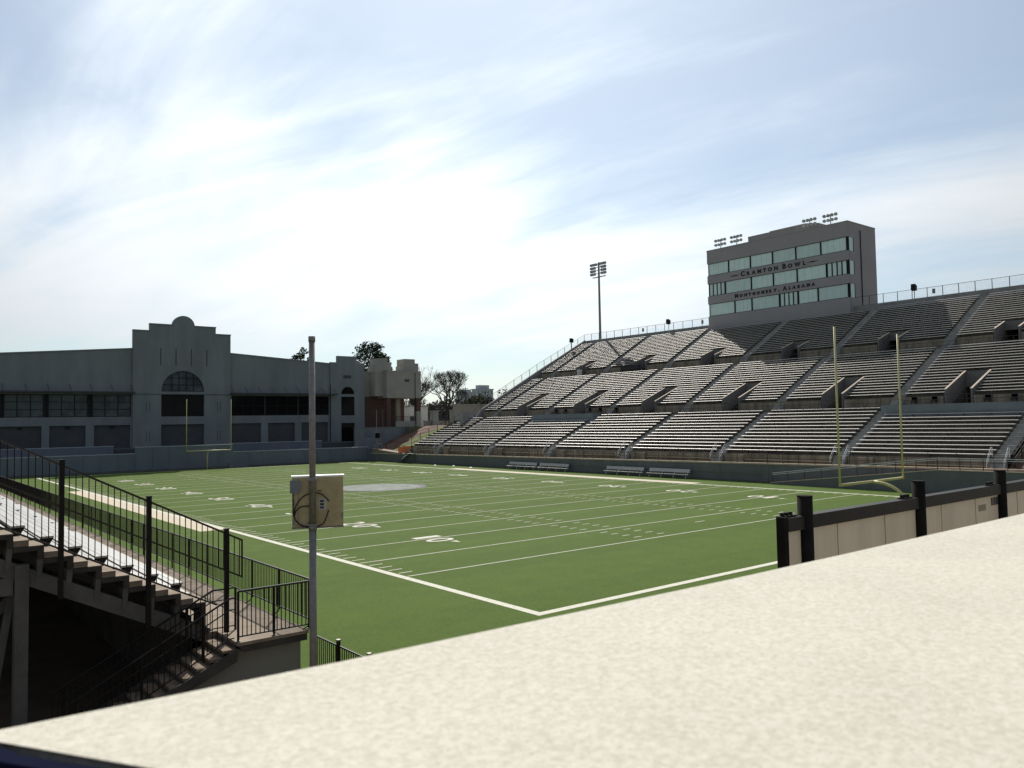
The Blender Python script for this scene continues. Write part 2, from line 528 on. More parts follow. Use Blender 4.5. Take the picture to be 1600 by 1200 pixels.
def tag(o, label, cat=None, group=None, kind=None):
    if label:
        o['label'] = label
    if cat:
        o['category'] = cat
    if group:
        o['group'] = group
    if kind:
        o['kind'] = kind
    return o


def dup(o, parent, loc=None):
    """another part sharing the mesh of o, shifted by loc"""
    c = o.copy()
    col.objects.link(c)
    c.parent = parent
    c.matrix_parent_inverse = o.matrix_parent_inverse.copy() if o.parent is parent else (
        Matrix.Translation(-Vector(parent['org'])) if parent and 'org' in parent else Matrix())
    if loc is not None:
        c.location = loc
    return c


def dup_thing(root, shift, label, group=None):
    c = root.copy()
    col.objects.link(c)
    c.location = Vector(root.location) + Vector(shift)
    c['label'] = label
    if group:
        c['group'] = group
    for ch in list(root.children):
        a = ch.copy()
        col.objects.link(a)
        a.parent = c
        a.matrix_parent_inverse = ch.matrix_parent_inverse.copy()
        for g in ch.children:
            b = g.copy()
            col.objects.link(b)
            b.parent = a
            b.matrix_parent_inverse = g.matrix_parent_inverse.copy()
    return c


def sub(mb, name, m, part):
    """a sub-part in world coordinates under a part"""
    me = mb.mesh(name)
    me.materials.append(MT[m])
    o = bpy.data.objects.new(name, me)
    col.objects.link(o)
    o.parent = part
    bpy_mat = Matrix.Identity(4)
    p = part
    root = part.parent
    if root is not None and 'org' in root:
        bpy_mat = Matrix.Translation(-Vector(root['org']))
        o.matrix_parent_inverse = (Matrix.Translation(Vector(root['org'])) @ bpy_mat)
    return o


def structure(mb, name, m, label):
    o = mb.build(name, m)
    return tag(o, label, None, None, 'structure')


YD = 0.9144
W = 48.77
L = 120*YD


def Gd(y):                      # yard line counted from the near goal line
    return (10+y)*YD


# ================================================================== GROUND
structure(MB().box(-140, 140, -120, 420, -0.60, -0.03), 'ground', 'soil', 'brown earth beneath and around the sunken stadium')
turf_b = MB()
turf_b.quad((-10.46, -16, 0), (55.2, -16, 0), (55.2, 113.0, 0), (-10.46, 113.0, 0))
field = structure(turf_b, 'football_field', 'turf', 'green artificial turf field with white yard lines')
field['org'] = (0, 0, 0)


def sheet(pts, z, name, m):
    return MB().poly([(x, y, z) for x, y in pts]).build(name, m, field)


BW = 0.37
# border of the field
sheet([(-BW, -BW), (0, -BW), (0, L+BW), (-BW, L+BW)], 0.006, 'sideline', 'paint')
sheet([(W, -BW), (W+BW, -BW), (W+BW, L+BW), (W, L+BW)], 0.006, 'sideline', 'paint')
sheet([(0, -BW), (W, -BW), (W, 0), (0, 0)], 0.006, 'end_line', 'paint')
sheet([(0, L), (W, L), (W, L+BW), (0, L+BW)], 0.006, 'end_line', 'paint')
sheet([(-BW-1.5, Gd(25)), (-BW, Gd(25)), (-BW, Gd(75)), (-BW-1.5, Gd(75))], 0.006, 'team_area_border', 'paint_tan')
sheet([(W+BW, Gd(25)), (W+BW+1.5, Gd(25)), (W+BW+1.5, Gd(75)), (W+BW, Gd(75))], 0.006, 'team_area_border', 'paint_tan')
for k in range(0, 101, 5):
    y = Gd(k)
    w = 0.055
    sheet([(0.05, y-w), (W-0.05, y-w), (W-0.05, y+w), (0.05, y+w)], 0.010, 'yard_line', 'paint')
hm = MB()
for k in range(1, 100):
    if k % 5 == 0:
        continue
    y = Gd(k)
    for x0, x1 in ((0.12, 0.85), (W-0.85, W-0.12), (15.95, 16.56), (17.98, 18.6), (30.17, 30.8), (32.2, 32.82)):
        hm.quad((x0, y-.05, .010), (x1, y-.05, .010), (x1, y+.05, .010), (x0, y+.05, .010))
hm.quad((23.9, Gd(3)-.05, .010), (24.9, Gd(3)-.05, .010), (24.9, Gd(3)+.05, .010), (23.9, Gd(3)+.05, .010))
tag(hm.build('hash_mark', 'paint', field), 'short white hash marks, one for every yard', None, None, 'stuff')


def glyph(ch, size, extrude=0.0, offset=0.0):
    """mesh of one character of the built-in font, lower left corner at 0,0"""
    cu = bpy.data.curves.new('glyph', 'FONT')
    cu.body = ch
    cu.size = size
    cu.extrude = extrude
    cu.offset = offset
    cu.resolution_u = 3
    ob = bpy.data.objects.new('glyph', cu)
    col.objects.link(ob)
    dg = bpy.context.evaluated_depsgraph_get()
    me = bpy.data.meshes.new_from_object(ob.evaluated_get(dg))
    bpy.data.objects.remove(ob)
    bpy.data.curves.remove(cu)
    xs = [v.co.x for v in me.vertices]
    x0, x1 = min(xs), max(xs)
    for v in me.vertices:
        v.co.x -= x0
    return me, x1-x0


DIG = {}
for ch in '012345':
    me, w = glyph(ch, 2.45, 0, 0.035)
    # stretch every digit to the regulation 4 by 6 feet
    ys = [v.co.y for v in me.vertices]
    h = max(ys)-min(ys)
    for v in me.vertices:
        v.co.y = (v.co.y-min(ys))*1.83/h
        v.co.x = v.co.x*(1.15 if ch != '1' else 0.62)/w
    me.materials.append(MT['paint'])
    DIG[ch] = (me, 1.15 if ch != '1' else 0.62)


def number_on_field(txt, y, left_side, arrow):
    # baseline 7 yards from the sideline; read from that sideline
    ang = -math.pi/2 if left_side else math.pi/2
    sgn = -1 if left_side else 1
    bx = 7.0*YD if left_side else W-7.0*YD
    a, b = txt
    for ch, side in ((a, -1), (b, 1)):
        me, w = DIG[ch]
        off = (-0.28-w) if side < 0 else 0.28
        o = link('yard_number', me, field)
        o.location = (bx, y + sgn*off, 0.016)
        o.rotation_euler = (0, 0, ang)
    if arrow:
        d = arrow              # +1 / -1 along Y towards the goal
        xa = bx + (1.0 if left_side else -1.0)*1.25
        sheet([(xa-.22, y+d*1.72), (xa+.22, y+d*1.72), (xa, y+d*2.5)] if d > 0 else
              [(xa+.22, y+d*1.72), (xa-.22, y+d*1.72), (xa, y+d*2.5)], 0.016, 'direction_arrow', 'paint')


for k in range(10, 91, 10):
    t = f'{min(k, 100-k):02d}'
    arr = 0 if k == 50 else (-1 if k < 50 else 1)
    number_on_field(t, Gd(k), True, arr)
    number_on_field(t, Gd(k), False, arr)


def disc(cx, cy, r0, r1, z, name, m, n=56):
    mb = MB()
    for i in range(n):
        a, b = 2*math.pi*i/n, 2*math.pi*(i+1)/n
        if r0 <= 0:
            mb.poly([(cx, cy, z), (cx+r1*math.cos(a), cy+r1*math.sin(a), z), (cx+r1*math.cos(b), cy+r1*math.sin(b), z)])
        else:
            mb.quad((cx+r0*math.cos(a), cy+r0*math.sin(a), z), (cx+r1*math.cos(a), cy+r1*math.sin(a), z),
                    (cx+r1*math.cos(b), cy+r1*math.sin(b), z), (cx+r0*math.cos(b), cy+r0*math.sin(b), z))
    return mb.build(name, m, field)


disc(24.38, 54.86, 0, 4.35, 0.020, 'midfield_disc', 'logo_pale')
disc(24.38, 54.86, 4.35, 5.1, 0.022, 'midfield_ring', 'logo_grey')

# street level ground beyond the far end and the embankments
structure(MB().box(66.9, 1500, 118.2, 2500, -0.5, 6.30), 'street_level_ground', 'plaza', 'flat ground at street level beyond the far corner')
structure(MB().box(-400, 66.85, 152, 2500, -0.5, 6.30), 'street_ground', 'plaza', 'flat ground behind the arched building')
structure(MB().box(-60, 58.5, 121.5, 151.9, -0.5, 3.45), 'building_terrace', 'recess', 'paved terrace in front of the arched building')
structure(MB().box(105, 1500, -400, 118.1, -0.5, 6.30), 'outer_ground', 'plaza', 'flat ground behind the big grandstand')

# bank between the end of the bleachers and the retaining wall
bank = MB()
nx, ny = 26, 22
g0 = []
for i in range(nx+1):
    row = []
    for j in range(ny+1):
        x = 56.6 + 20.4*i/nx
        y = 97.6 + 21.9*j/ny
        z = 1.75 + 4.6*max(0, min(1, (x-57.6)/12.5))**0.85
        z -= 1.1*max(0, min(1, (y-108)/10))*max(0, 1-(x-57)/16)
        z += 0.10*math.sin(x*1.7+y*.9) * (1 if 0 < i < nx else 0)
        if x > 70 and y < 99:
            z = min(z, 6.3)
        row.append((x, y, min(z, 6.42)))
    g0.append(row)
for i in range(nx):
    for j in range(ny):
        bank.quad(g0[i][j], g0[i+1][j], g0[i+1][j+1], g0[i][j+1])
bk = structure(bank, 'grass_bank', 'grass', 'dry grass bank between bleachers and retaining wall')
dirt = MB()
for i in range(nx):
    for j in range(ny):
        q = [g0[i][j], g0[i+1][j], g0[i+1][j+1], g0[i][j+1]]
        if q[0][1] > 109.5 + 0.30*(q[0][0]-57) - 0.02*(q[0][0]-57)**2:
            dirt.quad(*[(a, b, c+.04) for a, b, c in q])
structure(dirt, 'bare_earth', 'dirt', 'bare reddish earth below the retaining wall')

# ================================================================== RIGHT FIELD WALL
WX = 55.2
fwall = thing('field_wall', 'long slate grey wall with tan coping below the big bleachers', 'wall', (WX, 50, 0))


def coping_z(y):
    return 2.12 - 0.0065*(y-18) if y > -30 else 2.4


ys = [-9.9 + 6.125*i for i in range(21)]
for a, b in zip(ys[:-1], ys[1:]):
    za, zb = coping_z(a), coping_z(b)
    MB().prism([(WX, a+.012, 0), (WX, b-.012, 0), (WX, b-.012, zb-.16), (WX, a+.012, za-.16)], (0.3, 0, 0)).build('wall_panel', 'blue_wall', fwall)
    MB().prism([(WX-.05, a+.006, za-.16), (WX-.05, b-.006, zb-.16), (WX-.05, b-.006, zb), (WX-.05, a+.006, za)], (0.42, 0, 0)).build('coping', 'coping', fwall)
MB().box(WX-.035, WX, ys[0], ys[-1], 0.004, 0.16).build('base_strip', 'rust_base', fwall)
MB().box(WX-.06, WX, 27.5, 64, 0.86, 0.96).build('bumper_rail', 'blue_wall', fwall)

# walkway behind the wall
walk = MB()
walk.prism([(WX+.3, -9.9, 1.75), (57.0, -9.9, 1.75), (57.0, 101.5, 1.55), (WX+.3, 101.5, 1.55)], (0, 0, -1.4))
structure(walk, 'lower_walkway', 'conc_tan', 'concrete walkway between field wall and first row of bleachers')

# ================================================================== GRANDSTAND
gs = thing('grandstand', 'huge three tier concrete grandstand with aluminium bleacher rows', 'grandstand', (75, 45, 0))
LOW = [(57.2+.78*i, 3.37+.366*i) for i in range(13)]        # bench centre x, bench top z
MID = [(69.9+.65*i, 9.30+.337*i) for i in range(18)]
UPP = [(83.7+.60*i, 16.59+.33*i) for i in range(19)]
BH = 0.43
AISLES = [5.2, 19.55, 34.2, 48.6, 63.2, 77.4, 91.7]
VOM_MID = [13.3, 27.3, 41.5, 55.8, 70.2, 84.6]
VOM_UP = [13.3, 27.1, 41.2, 55.5, 69.8, 84.2]
AW = 1.25
Y_NEAR = -9.9


def profile(rows, x_first, pitch, z_from, x_to=None):
    line = [(x_first, z_from)]
    for i, (x, z) in enumerate(rows):
        t = z-BH
        line.append((x_first+pitch*i, t))
        line.append((x_first+pitch*(i+1), t))
    return line


def tier(rows, x_first, pitch, z_from, y0, y1, name, m='conc'):
    ln = profile(rows, x_first, pitch, z_from)
    mb = MB().strip(ln, y0, y1)
    for y in (y0, y1):
        mb.poly([(x, y, z) for x, z in ln] + [(ln[-1][0], y, z_from-1.5), (ln[0][0], y, z_from-1.5)])
    return mb.build(name, m, gs)


# lower tier, wheelchair platforms in two of its bays
low_bays = list(zip(AISLES[:-1], AISLES[1:])) + [(91.7, 100.9)]
BLANK = {0, 4}
for k, (a, b) in enumerate(low_bays):
    rows = LOW[:11] if k in BLANK else LOW
    tier(rows, 56.75, .78, 1.6, a, b, 'lower_tier')
    if k in BLANK:
        MB().box(56.75+.78*11+.02, 67.2, a+.02, b-.02, 5.5, 7.98).build('wheelchair_platform', 'plat_wall', gs)
# walkway and wall under the middle tier
MB().box(66.9, 69.4, Y_NEAR, 97.0, 6.2, 7.80).build('middle_walkway', 'conc', gs)


def split(y0, y1, holes, hw):
    out, a = [], y0
    for h in sorted(holes):
        if h-hw > a:
            out.append((a, h-hw))
        a = h+hw
    out.append((a, y1))
    return out


VW = 1.22
for a, b in split(Y_NEAR, 96.3, VOM_MID, VW):
    tier(MID, 69.4, .65, 7.6, a, b, 'middle_tier')
for v in VOM_MID:
    mb = MB().strip(profile(MID[8:], 69.4+.65*8, .65, 9.95), v-VW, v+VW)
    mb.build('middle_tier', 'conc', gs)
MB().box(81.1, 83.3, Y_NEAR, 96.3, 12.5, 14.72).build('upper_walkway', 'conc', gs)
for a, b in split(Y_NEAR, 96.0, VOM_UP, VW):
    tier(UPP, 83.3, .60, 14.6, a, b, 'upper_tier')
for v in VOM_UP:
    mb = MB().strip(profile(UPP[5:], 83.3+.60*5, .60, 16.9), v-VW, v+VW)
    mb.build('upper_tier', 'conc', gs)
# stained wall faces below the first rows, set 3 mm proud
for a, b in split(Y_NEAR, 96.2, VOM_MID, VW+.2):
    MB().box(69.36, 69.397, a+.05, b-.05, 7.81, 8.84).build('tier_wall', 'conc_wall', gs)
for a, b in split(Y_NEAR, 95.9, VOM_UP, VW+.2):
    MB().box(83.26, 83.297, a+.05, b-.05, 14.73, 16.12).build('tier_wall', 'conc_wall', gs)
for k, (a, b) in enumerate(low_bays):
    MB().box(56.71, 56.747, a+.7, b-.7, 1.72, 2.90).build('tier_wall', 'conc_wall', gs)
    MB().box(56.45, 56.70, a+.75, b-3.6, 2.28, 2.36).build('wall_ledge', 'coping', gs)
    MB().box(56.40, 56.745, b-3.4, b-2.0, 1.72, 2.80).build('wall_pier', 'conc_wall', gs)

# top gallery, back wall, side parapet
MB().box(94.72, 96.0, Y_NEAR, 96.0, 21.0, 22.10).build('top_gallery', 'conc', gs)
MB().box(96.0, 96.3, Y_NEAR, 96.6, 0.0, 23.35).build('back_wall', 'aisle', gs)
side = [(67.2, 7.0), (69.2, 9.30), (83.1, 16.75), (96.3, 23.6), (96.3, 0.0), (67.2, 0.0)]
MB().prism([(x, 96.32, z) for x, z in side], (0, 0.32, 0)).build('side_parapet', 'aisle', gs)
MB().box(64.9, 67.19, 96.3, 97.2, 4.0, 8.75).build('end_pier', 'aisle', gs)

# vomitories: two sloping cheeks, a back wall and a doorway darkened by black sheets
for vs, rows, xf, xb, zf, nback in ((VOM_MID, MID, 69.4, 74.6, 7.80, 8), (VOM_UP, UPP, 83.3, 86.3, 14.72, 5)):
    ztop0 = rows[0][1]-BH+0.62
    ztop1 = rows[nback][1]-BH+0.02
    for v in vs:
        for s in (-1, 1):
            y = v + s*(VW-.02)
            y0, y1 = (y, y+.17) if s > 0 else (y-.17, y)
            MB().prism([(xf-.06, y0, zf+.004), (xf+.75, y0, zf+.004), (xb-.13, y0, zf+1.95), (xb-.13, y0, ztop1), (xf-.06, y0, ztop0)], (0, y1-y0, 0)).build('entry_side_wall', 'cheek', gs)
            MB().prism([(xf+.76, y0+.03, zf+.004), (xb+3.2, y0+.03, zf+.004), (xb+3.2, y0+.03, zf+1.95), (xb-.13, y0+.03, zf+1.94)], (0, y1-y0-.06, 0)).build('tunnel_dark_side', 'chair', gs)  # black prism stands in for the unlit tunnel opening
            MB().prism([(xf-.10, y0-.03, ztop0+.002), (xb, y0-.03, ztop1+.002), (xb, y0-.03, ztop1+.07), (xf-.10, y0-.03, ztop0+.06)], (0, y1-y0+.06, 0)).build('entry_wall_cap', 'coping', gs)
        MB().box(xb-.12, xb, v-VW, v+VW, zf+2.05, ztop1+.02).build('entry_lintel', 'cheek', gs)
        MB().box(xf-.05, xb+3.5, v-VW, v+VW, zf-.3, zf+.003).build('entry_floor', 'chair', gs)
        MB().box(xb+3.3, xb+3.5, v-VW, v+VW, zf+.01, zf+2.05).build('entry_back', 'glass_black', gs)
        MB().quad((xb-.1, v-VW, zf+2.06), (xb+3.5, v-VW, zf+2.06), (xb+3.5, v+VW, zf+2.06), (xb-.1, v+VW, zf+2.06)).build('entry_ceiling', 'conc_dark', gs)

# aisle stairs: painted flights with half steps
for a in AISLES:
    for rows, xf, p, skip in ((LOW, 56.75, .78, 0), (MID, 69.4, .65, 0), (UPP, 83.3, .60, 0)):
        mb = MB()
        for i, (x, z) in enumerate(rows):
            t = z-BH
            x0 = xf+p*i
            mb.box(x0+.004, x0+p-.004, a-AW/2, a+AW/2, t+.002, t+.012)
            rise = (rows[1][1]-rows[0][1])
            mb.box(x0+p-.32, x0+p-.004, a-AW/2+.03, a+AW/2-.03, t+.012, t+rise/2)
            mb.box(x0-.012, x0-.003, a-AW/2, a+AW/2, t-rise, t)
        tag(mb.build('aisle_stair', 'aisle', gs), None, None, None, 'stuff')
    # flight from the walkway through each front wall
    for k in range(4):
        MB().box(55.95+.2*k, 56.14+.2*k, a-AW/2, a+AW/2, 1.72, 2.02+.22*k).build('flight_step', 'aisle', gs)
    for k in range(3):
        MB().box(68.6+.26*k, 68.85+.26*k, a-AW/2, a+AW/2, 7.8, 8.06+.26*k).build('flight_step', 'aisle', gs)
    for k in range(5):
        MB().box(82.2+.22*k, 82.41+.22*k, a-AW/2, a+AW/2, 14.7, 14.98+.27*k).build('flight_step', 'aisle', gs)
    for s in (-1, 1):
        y = a+s*(AW/2+.05)
        hr = MB()
        hr.path([(55.85, y, 2.2), (55.85, y, 2.75), (56.9, y, 3.95), (57.15, y, 3.95), (57.15, y, 3.1)], .028, 6)
        hr.path([(55.85, y, 2.45), (56.9, y, 3.6)], .02, 6)
        hr.build('handrail', 'rail_alu', gs)

# benches ----------------------------------------------------------------
segs = []


def bench_row(x, z, y0, y1, holes, hw, vend):
    for a, b in split(y0, y1, holes, hw) if holes else [(y0, y1)]:
        if b-a > 1.0:
            segs.append((x, z, a, b))


def bays(y_lo, y_hi):
    ed = [a for a in AISLES if y_lo < a < y_hi]
    pts = [y_lo-AW/2] + ed + [y_hi+AW/2]
    return [(p+AW/2, q-AW/2) for p, q in zip(pts[:-1], pts[1:])]


for i, (x, z) in enumerate(LOW):
    for k, (a, b) in enumerate(bays(5.2+AW/2, 100.4-.22*i)):
        if k in BLANK and i > 10:
            continue
        segs.append((x, z, a, b))
for i, (x, z) in enumerate(MID):
    for a, b in bays(Y_NEAR+.3, 95.9):
        h = [v for v in VOM_MID if a < v < b] if i < 8 else []
        bench_row(x, z, a, b, h, VW+.28, 0)
for i, (x, z) in enumerate(UPP):
    for a, b in bays(Y_NEAR+.3, 95.6):
        if x > 94.3 and a < 63 and b > 39:
            continue
        h = [v for v in VOM_UP if a < v < b] if i < 5 else []
        bench_row(x, z, a, b, h, VW+.28, 0)


def bench_geo(mb, x, z, a, b):
    """plank with rolled front edge on short brackets"""
    w, t = .30, .072
    ln = [(x+w/2, z-t), (x-w/2, z-t), (x-w/2, z-.036), (x-w/2+.022, z-.018), (x-w/2+.085, z), (x+w/2, z), (x+w/2, z-t)]
    mb.strip([(p, q) for p, q in reversed(ln)], a, b)
    for y in (a, b):
        mb.poly([(p, y, q) for p, q in ln[:-1]])


def bench_foot(mb, x, z, a, b):
    n = max(2, int((b-a)/2.6)+1)
    for i in range(n):
        y = a+.4+(b-a-.8)*i/(n-1)
        mb.box(x-.02, x+.10, y-.02, y+.02, z-BH+.003, z-.074)


segs.sort(key=lambda s: (Vector((s[0], (s[2]+s[3])/2, s[1]))-Vector((-19, -22, 7))).length/(s[3]-s[2])**0.5)
rest, feet = MB(), MB()
for k, (x, z, a, b) in enumerate(segs):
    bench_foot(feet, x, z, a, b)
    if k < 300:
        mb = MB()
        bench_geo(mb, x, z, a, b)
        mb.build('bench', 'alu', gs)
    else:
        bench_geo(rest, x, z, a, b)
tag(feet.build('bench_support', 'dark_rail', gs), None, None, None, 'stuff')
tag(rest.build('bench_rows', 'alu', gs), 'the more distant aluminium bleacher benches', None, None, 'stuff')


# railings along the grandstand ------------------------------------------
def railing(parent, pts, h, spacing, m='dark_rail', rails=(1.0, .5), r=.025, pr=.03):
    """posts every spacing along a polyline of base points, with rails"""
    pts = [Vector(p) for p in pts]
    for f in rails:
        mb = MB()
        mb.path([p+Vector((0, 0, h*f)) for p in pts], r, 6)
        mb.build('rail', m, parent)
    for p, q in zip(pts[:-1], pts[1:]):
        n = max(1, round((q-p).length/spacing))
        for i in range(n+1):
            b = p.lerp(q, i/n)
            MB().tube(b, b+Vector((0, 0, h)), pr, n=6).build('post', m, parent)


wr = thing('wall_railing', 'dark thin pipe railing standing on the tan field wall coping', 'railing', (WX+.1, 50, 2))
railing(wr, [(WX+.12, y, coping_z(y)) for y in (-9.5, 27)], .95, 1.85)
railing(wr, [(WX+.12, y, coping_z(y)) for y in (27.05, 100)], .95, 1.85)
mr_ = thing('middle_walkway_railing', 'dark pipe railing along the walkway under the middle tier', 'railing', (67.1, 45, 7.8))
railing(mr_, [(67.35, -9.0, 7.99), (67.35, 18.6, 7.99)], .95, 2.4)
railing(mr_, [(67.1, 20.4, 7.8), (67.1, 62.2, 7.8)], .95, 2.4, 'dark_rail')
railing(mr_, [(67.35, 64.2, 7.99), (67.35, 76.6, 7.99)], .95, 2.4)
ur_ = thing('upper_walkway_railing', 'dark pipe railing along the walkway under the top tier', 'railing', (81.5, 45, 14.7))
railing(ur_, [(81.6, Y_NEAR+.5, 14.72), (81.6, 95.5, 14.72)], 0.95, 2.4)
fr_ = thing('first_row_railing', 'dark guard rail in front of the lowest bleacher row', 'railing', (56.9, 45, 2.9))
for a, b in low_bays:
    railing(fr_, [(56.82, a+1.0, 2.94), (56.82, b-1.0, 2.94)], .72, 2.3, rails=(1.0,))
# black posts stepping up the far end of the lower tier
er_ = thing('end_railing', 'black posts and rail stepping up the far end of lower bleachers', 'railing', (62, 101, 5))
pp = []
for i in range(0, 13, 2):
    x, z = LOW[i]
    p = Vector((x-.2, 101.1-.22*i, z-BH-.2))
    pp.append(p+Vector((0, 0, 1.55)))
    MB().tube(p, p+Vector((0, 0, 1.75)), .05, n=6).build('post', 'black', er_)
MB().path(pp, .02, 6).build('rail', 'black', er_)
MB().path([p-Vector((0, 0, .8)) for p in pp], .015, 6).build('rail', 'black', er_)
# near end: slope with pipe rails beyond the lower tier
structure(MB().prism([(56.8, 4.5, 1.6), (56.8, 4.5, 2.2), (67.0, 4.5, 7.2), (67.0, 4.5, 1.6)], (0, -14.4, 0)), 'near_slope', 'dirt', 'brown slope beyond the near end of lower bleachers')
sr_ = thing('slope_railing', 'dark pipe railing climbing the brown slope at right edge', 'railing', (60, 4, 3))
railing(sr_, [(57.0, 4.1, 2.3), (66.6, 4.1, 7.0)], 1.1, 1.7, rails=(1.0, .62, .3), r=.03, pr=.06)
railing(sr_, [(57.6, 1.0, 2.55), (64.0, 1.0, 5.7)], 1.1, 2.4, rails=(1.0, .5), r=.03, pr=.05)

# chain link fence around the top ----------------------------------------
tf = thing('chain_link_fence', 'see-through chain link fence along the top of the grandstand', 'fence', (96, 45, 23.4))


def chain_fence(pts, h, spacing):
    pts = [Vector(p) for p in pts]
    for p, q in zip(pts[:-1], pts[1:]):
        n = max(1, round((q-p).length/spacing))
        for i in range(n):
            b = p.lerp(q, i/n)
            MB().tube(b, b+Vector((0, 0, h)), .05, n=6).build('post', 'dark_rail', tf)
        MB().tube(p+Vector((0, 0, h)), q+Vector((0, 0, h)), .028, n=6).build('rail', 'dark_rail', tf)
        MB().tube(p+Vector((0, 0, .05)), q+Vector((0, 0, .05)), .012, n=5).build('rail', 'dark_rail', tf)
        MB().quad(p, q, q+Vector((0, 0, h)), p+Vector((0, 0, h))).build('wire_mesh', 'wire', tf)


chain_fence([(96.15, -9.8, 23.35), (96.15, 37.9, 23.35)], 1.35, 2.05)
chain_fence([(96.15, 64.2, 23.35), (96.15, 96.45, 23.35), (83.1, 96.48, 16.78), (69.3, 96.48, 9.36), (67.3, 96.48, 7.4)], 1.35, 2.2)

for y, lab in ((29.3, 'black loudspeaker on a post right of the press box'), (74.0, 'black loudspeaker on a post left of the press box'),):
    t = thing('loudspeaker', lab, 'loudspeaker', (96.2, y, 23.35), 'loudspeakers along the top fence')
    MB().tube((96.2, y, 23.35), (96.2, y, 24.7), .05, n=6).build('stand', 'dark_rail', t)
    MB().prism([(95.75, y-.3, 24.62), (96.35, y-.3, 24.5), (96.45, y-.3, 25.2), (95.85, y-.3, 25.45)], (0, .6, 0)).build('cabinet', 'black', t)
t = thing('loudspeaker', 'black loudspeaker on a post over the sloping side parapet', 'loudspeaker', (92.6, 96.5, 21.7), 'loudspeakers along the top fence')
MB().tube((92.6, 96.5, 21.6), (92.6, 96.5, 23.1), .05, n=6).build('stand', 'dark_rail', t)
MB().prism([(92.2, 96.2, 23.0), (92.8, 96.2, 22.9), (92.9, 96.2, 23.65), (92.3, 96.2, 23.8)], (0, .6, 0)).build('cabinet', 'black', t)
for y, lab in ((80.2, 'small dark box on the fence near the tall light tower'), (66.2, 'small dark box on the fence just left of the press box'), (26.6, 'small grey box on the fence right of the press box')):
    tag(MB().box(95.98, 96.12, y-.18, y+.18, 23.75, 24.4).build('fence_box', 'junction'), lab, 'utility box')

# stacked chairs on the middle walkway
def chair_stack(x, y, z):
    mb = MB()
    for s in (-1, 1):
        mb.bar((x-.22, y+s*.25, z), (x+.2, y+s*.25, z+.82), .035, .035)
        mb.bar((x+.24, y+s*.25, z), (x-.2, y+s*.25, z+.46), .035, .035)
    for k in range(4):
        mb.box(x-.24, x+.22, y-.27, y+.27, z+.42+.055*k, z+.45+.055*k)
        mb.box(x+.14, x+.2, y-.27, y+.27, z+.60+.055*k, z+.84+.055*k)
    return mb


kk = 0
for y, lab in ((17.7, 'stack of black chairs just left of the near right entrance'), (15.6, 'stack of black chairs touching the near right entrance wall'), (10.4, 'stack of black chairs right of the near right entrance'),
               (8.0, 'rightmost stack of black chairs under the middle tier'), (62.0, 'stack of black chairs right of the far blue platform'), (65.4, 'stack of black chairs above far blue platform, right of its middle'),
               (67.7, 'stack of black chairs above the middle of far blue platform'), (73.3, 'stack of black chairs above far blue platform, towards its left end'), (75.6, 'leftmost stack of black chairs above the far blue platform')):
    tag(chair_stack(68.95, y, 7.82).build('chair_stack', 'chair'), lab, 'chair stack', 'stacked chairs along the middle walkway')
tag(MB().box(82.0, 83.2, 69.0, 73.5, 14.73, 14.9).box(82.2, 83.1, 69.2, 73.3, 14.9, 16.2).build('camera_platform', 'chair'), 'dark covered equipment on the upper walkway below light tower shadow', 'equipment')
tag(MB().box(82.4, 83.1, 84.9-2.0+.9, 84.9-1.4+.9, 14.73, 16.3).build('white_cabinet', 'white_metal'), 'white cabinet standing in the far upper stand entrance', 'cabinet')

# ================================================================== PRESS BOX
pb = thing('press_box', 'taupe three storey press box crowning the grandstand', 'press box', (99, 51, 22))
PX = 94.8
py0, py1 = 38.1, 63.9
BAY = 1.55
pw = MB()
pw.box(PX+.30, 103.2, py0+.27, py1-.01, 16.0, 36.0)
pw.build('wall_core', 'pb_wall', pb)
# facade bands between the window strips
Z = [21.0, 24.66, 26.8, 28.17, 30.33, 31.77, 33.87, 36.15]
for i in (0, 2, 4, 6):
    MB().box(PX, PX+.32, py0, py1, Z[i], Z[i+1]).build('facade_band', 'pb_wall', pb)
    # return of each band along the near side
    MB().box(PX+.32, 103.25, py0-.03, py0+.25, Z[i], Z[i+1]).build('side_band', 'pb_wall', pb)
for i in (1, 3, 5):
    MB().box(PX+BAY+.1, 103.25, py0-.03, py0+.25, Z[i], Z[i+1]).build('side_band', 'pb_wall', pb)
MB().box(PX-.04, 103.3, py0-.07, py1+.05, 36.15, 36.27).build('roof_cap', 'stucco_pale', pb)
MB().box(PX, PX+.35, 46.75, 55.4, 36.27, 37.0).build('parapet', 'pb_wall', pb)
MB().box(PX-.04, PX+.4, 46.7, 55.45, 37.0, 37.1).build('roof_cap', 'stucco_pale', pb)
pent = [(98.2, 44.6, 36.27), (98.2, 44.6, 37.75), (98.2, 47.0, 38.15), (98.2, 53.5, 38.15), (98.2, 53.5, 36.27)]
MB().prism(pent, (4.4, 0, 0)).build('penthouse', 'pb_wall', pb)


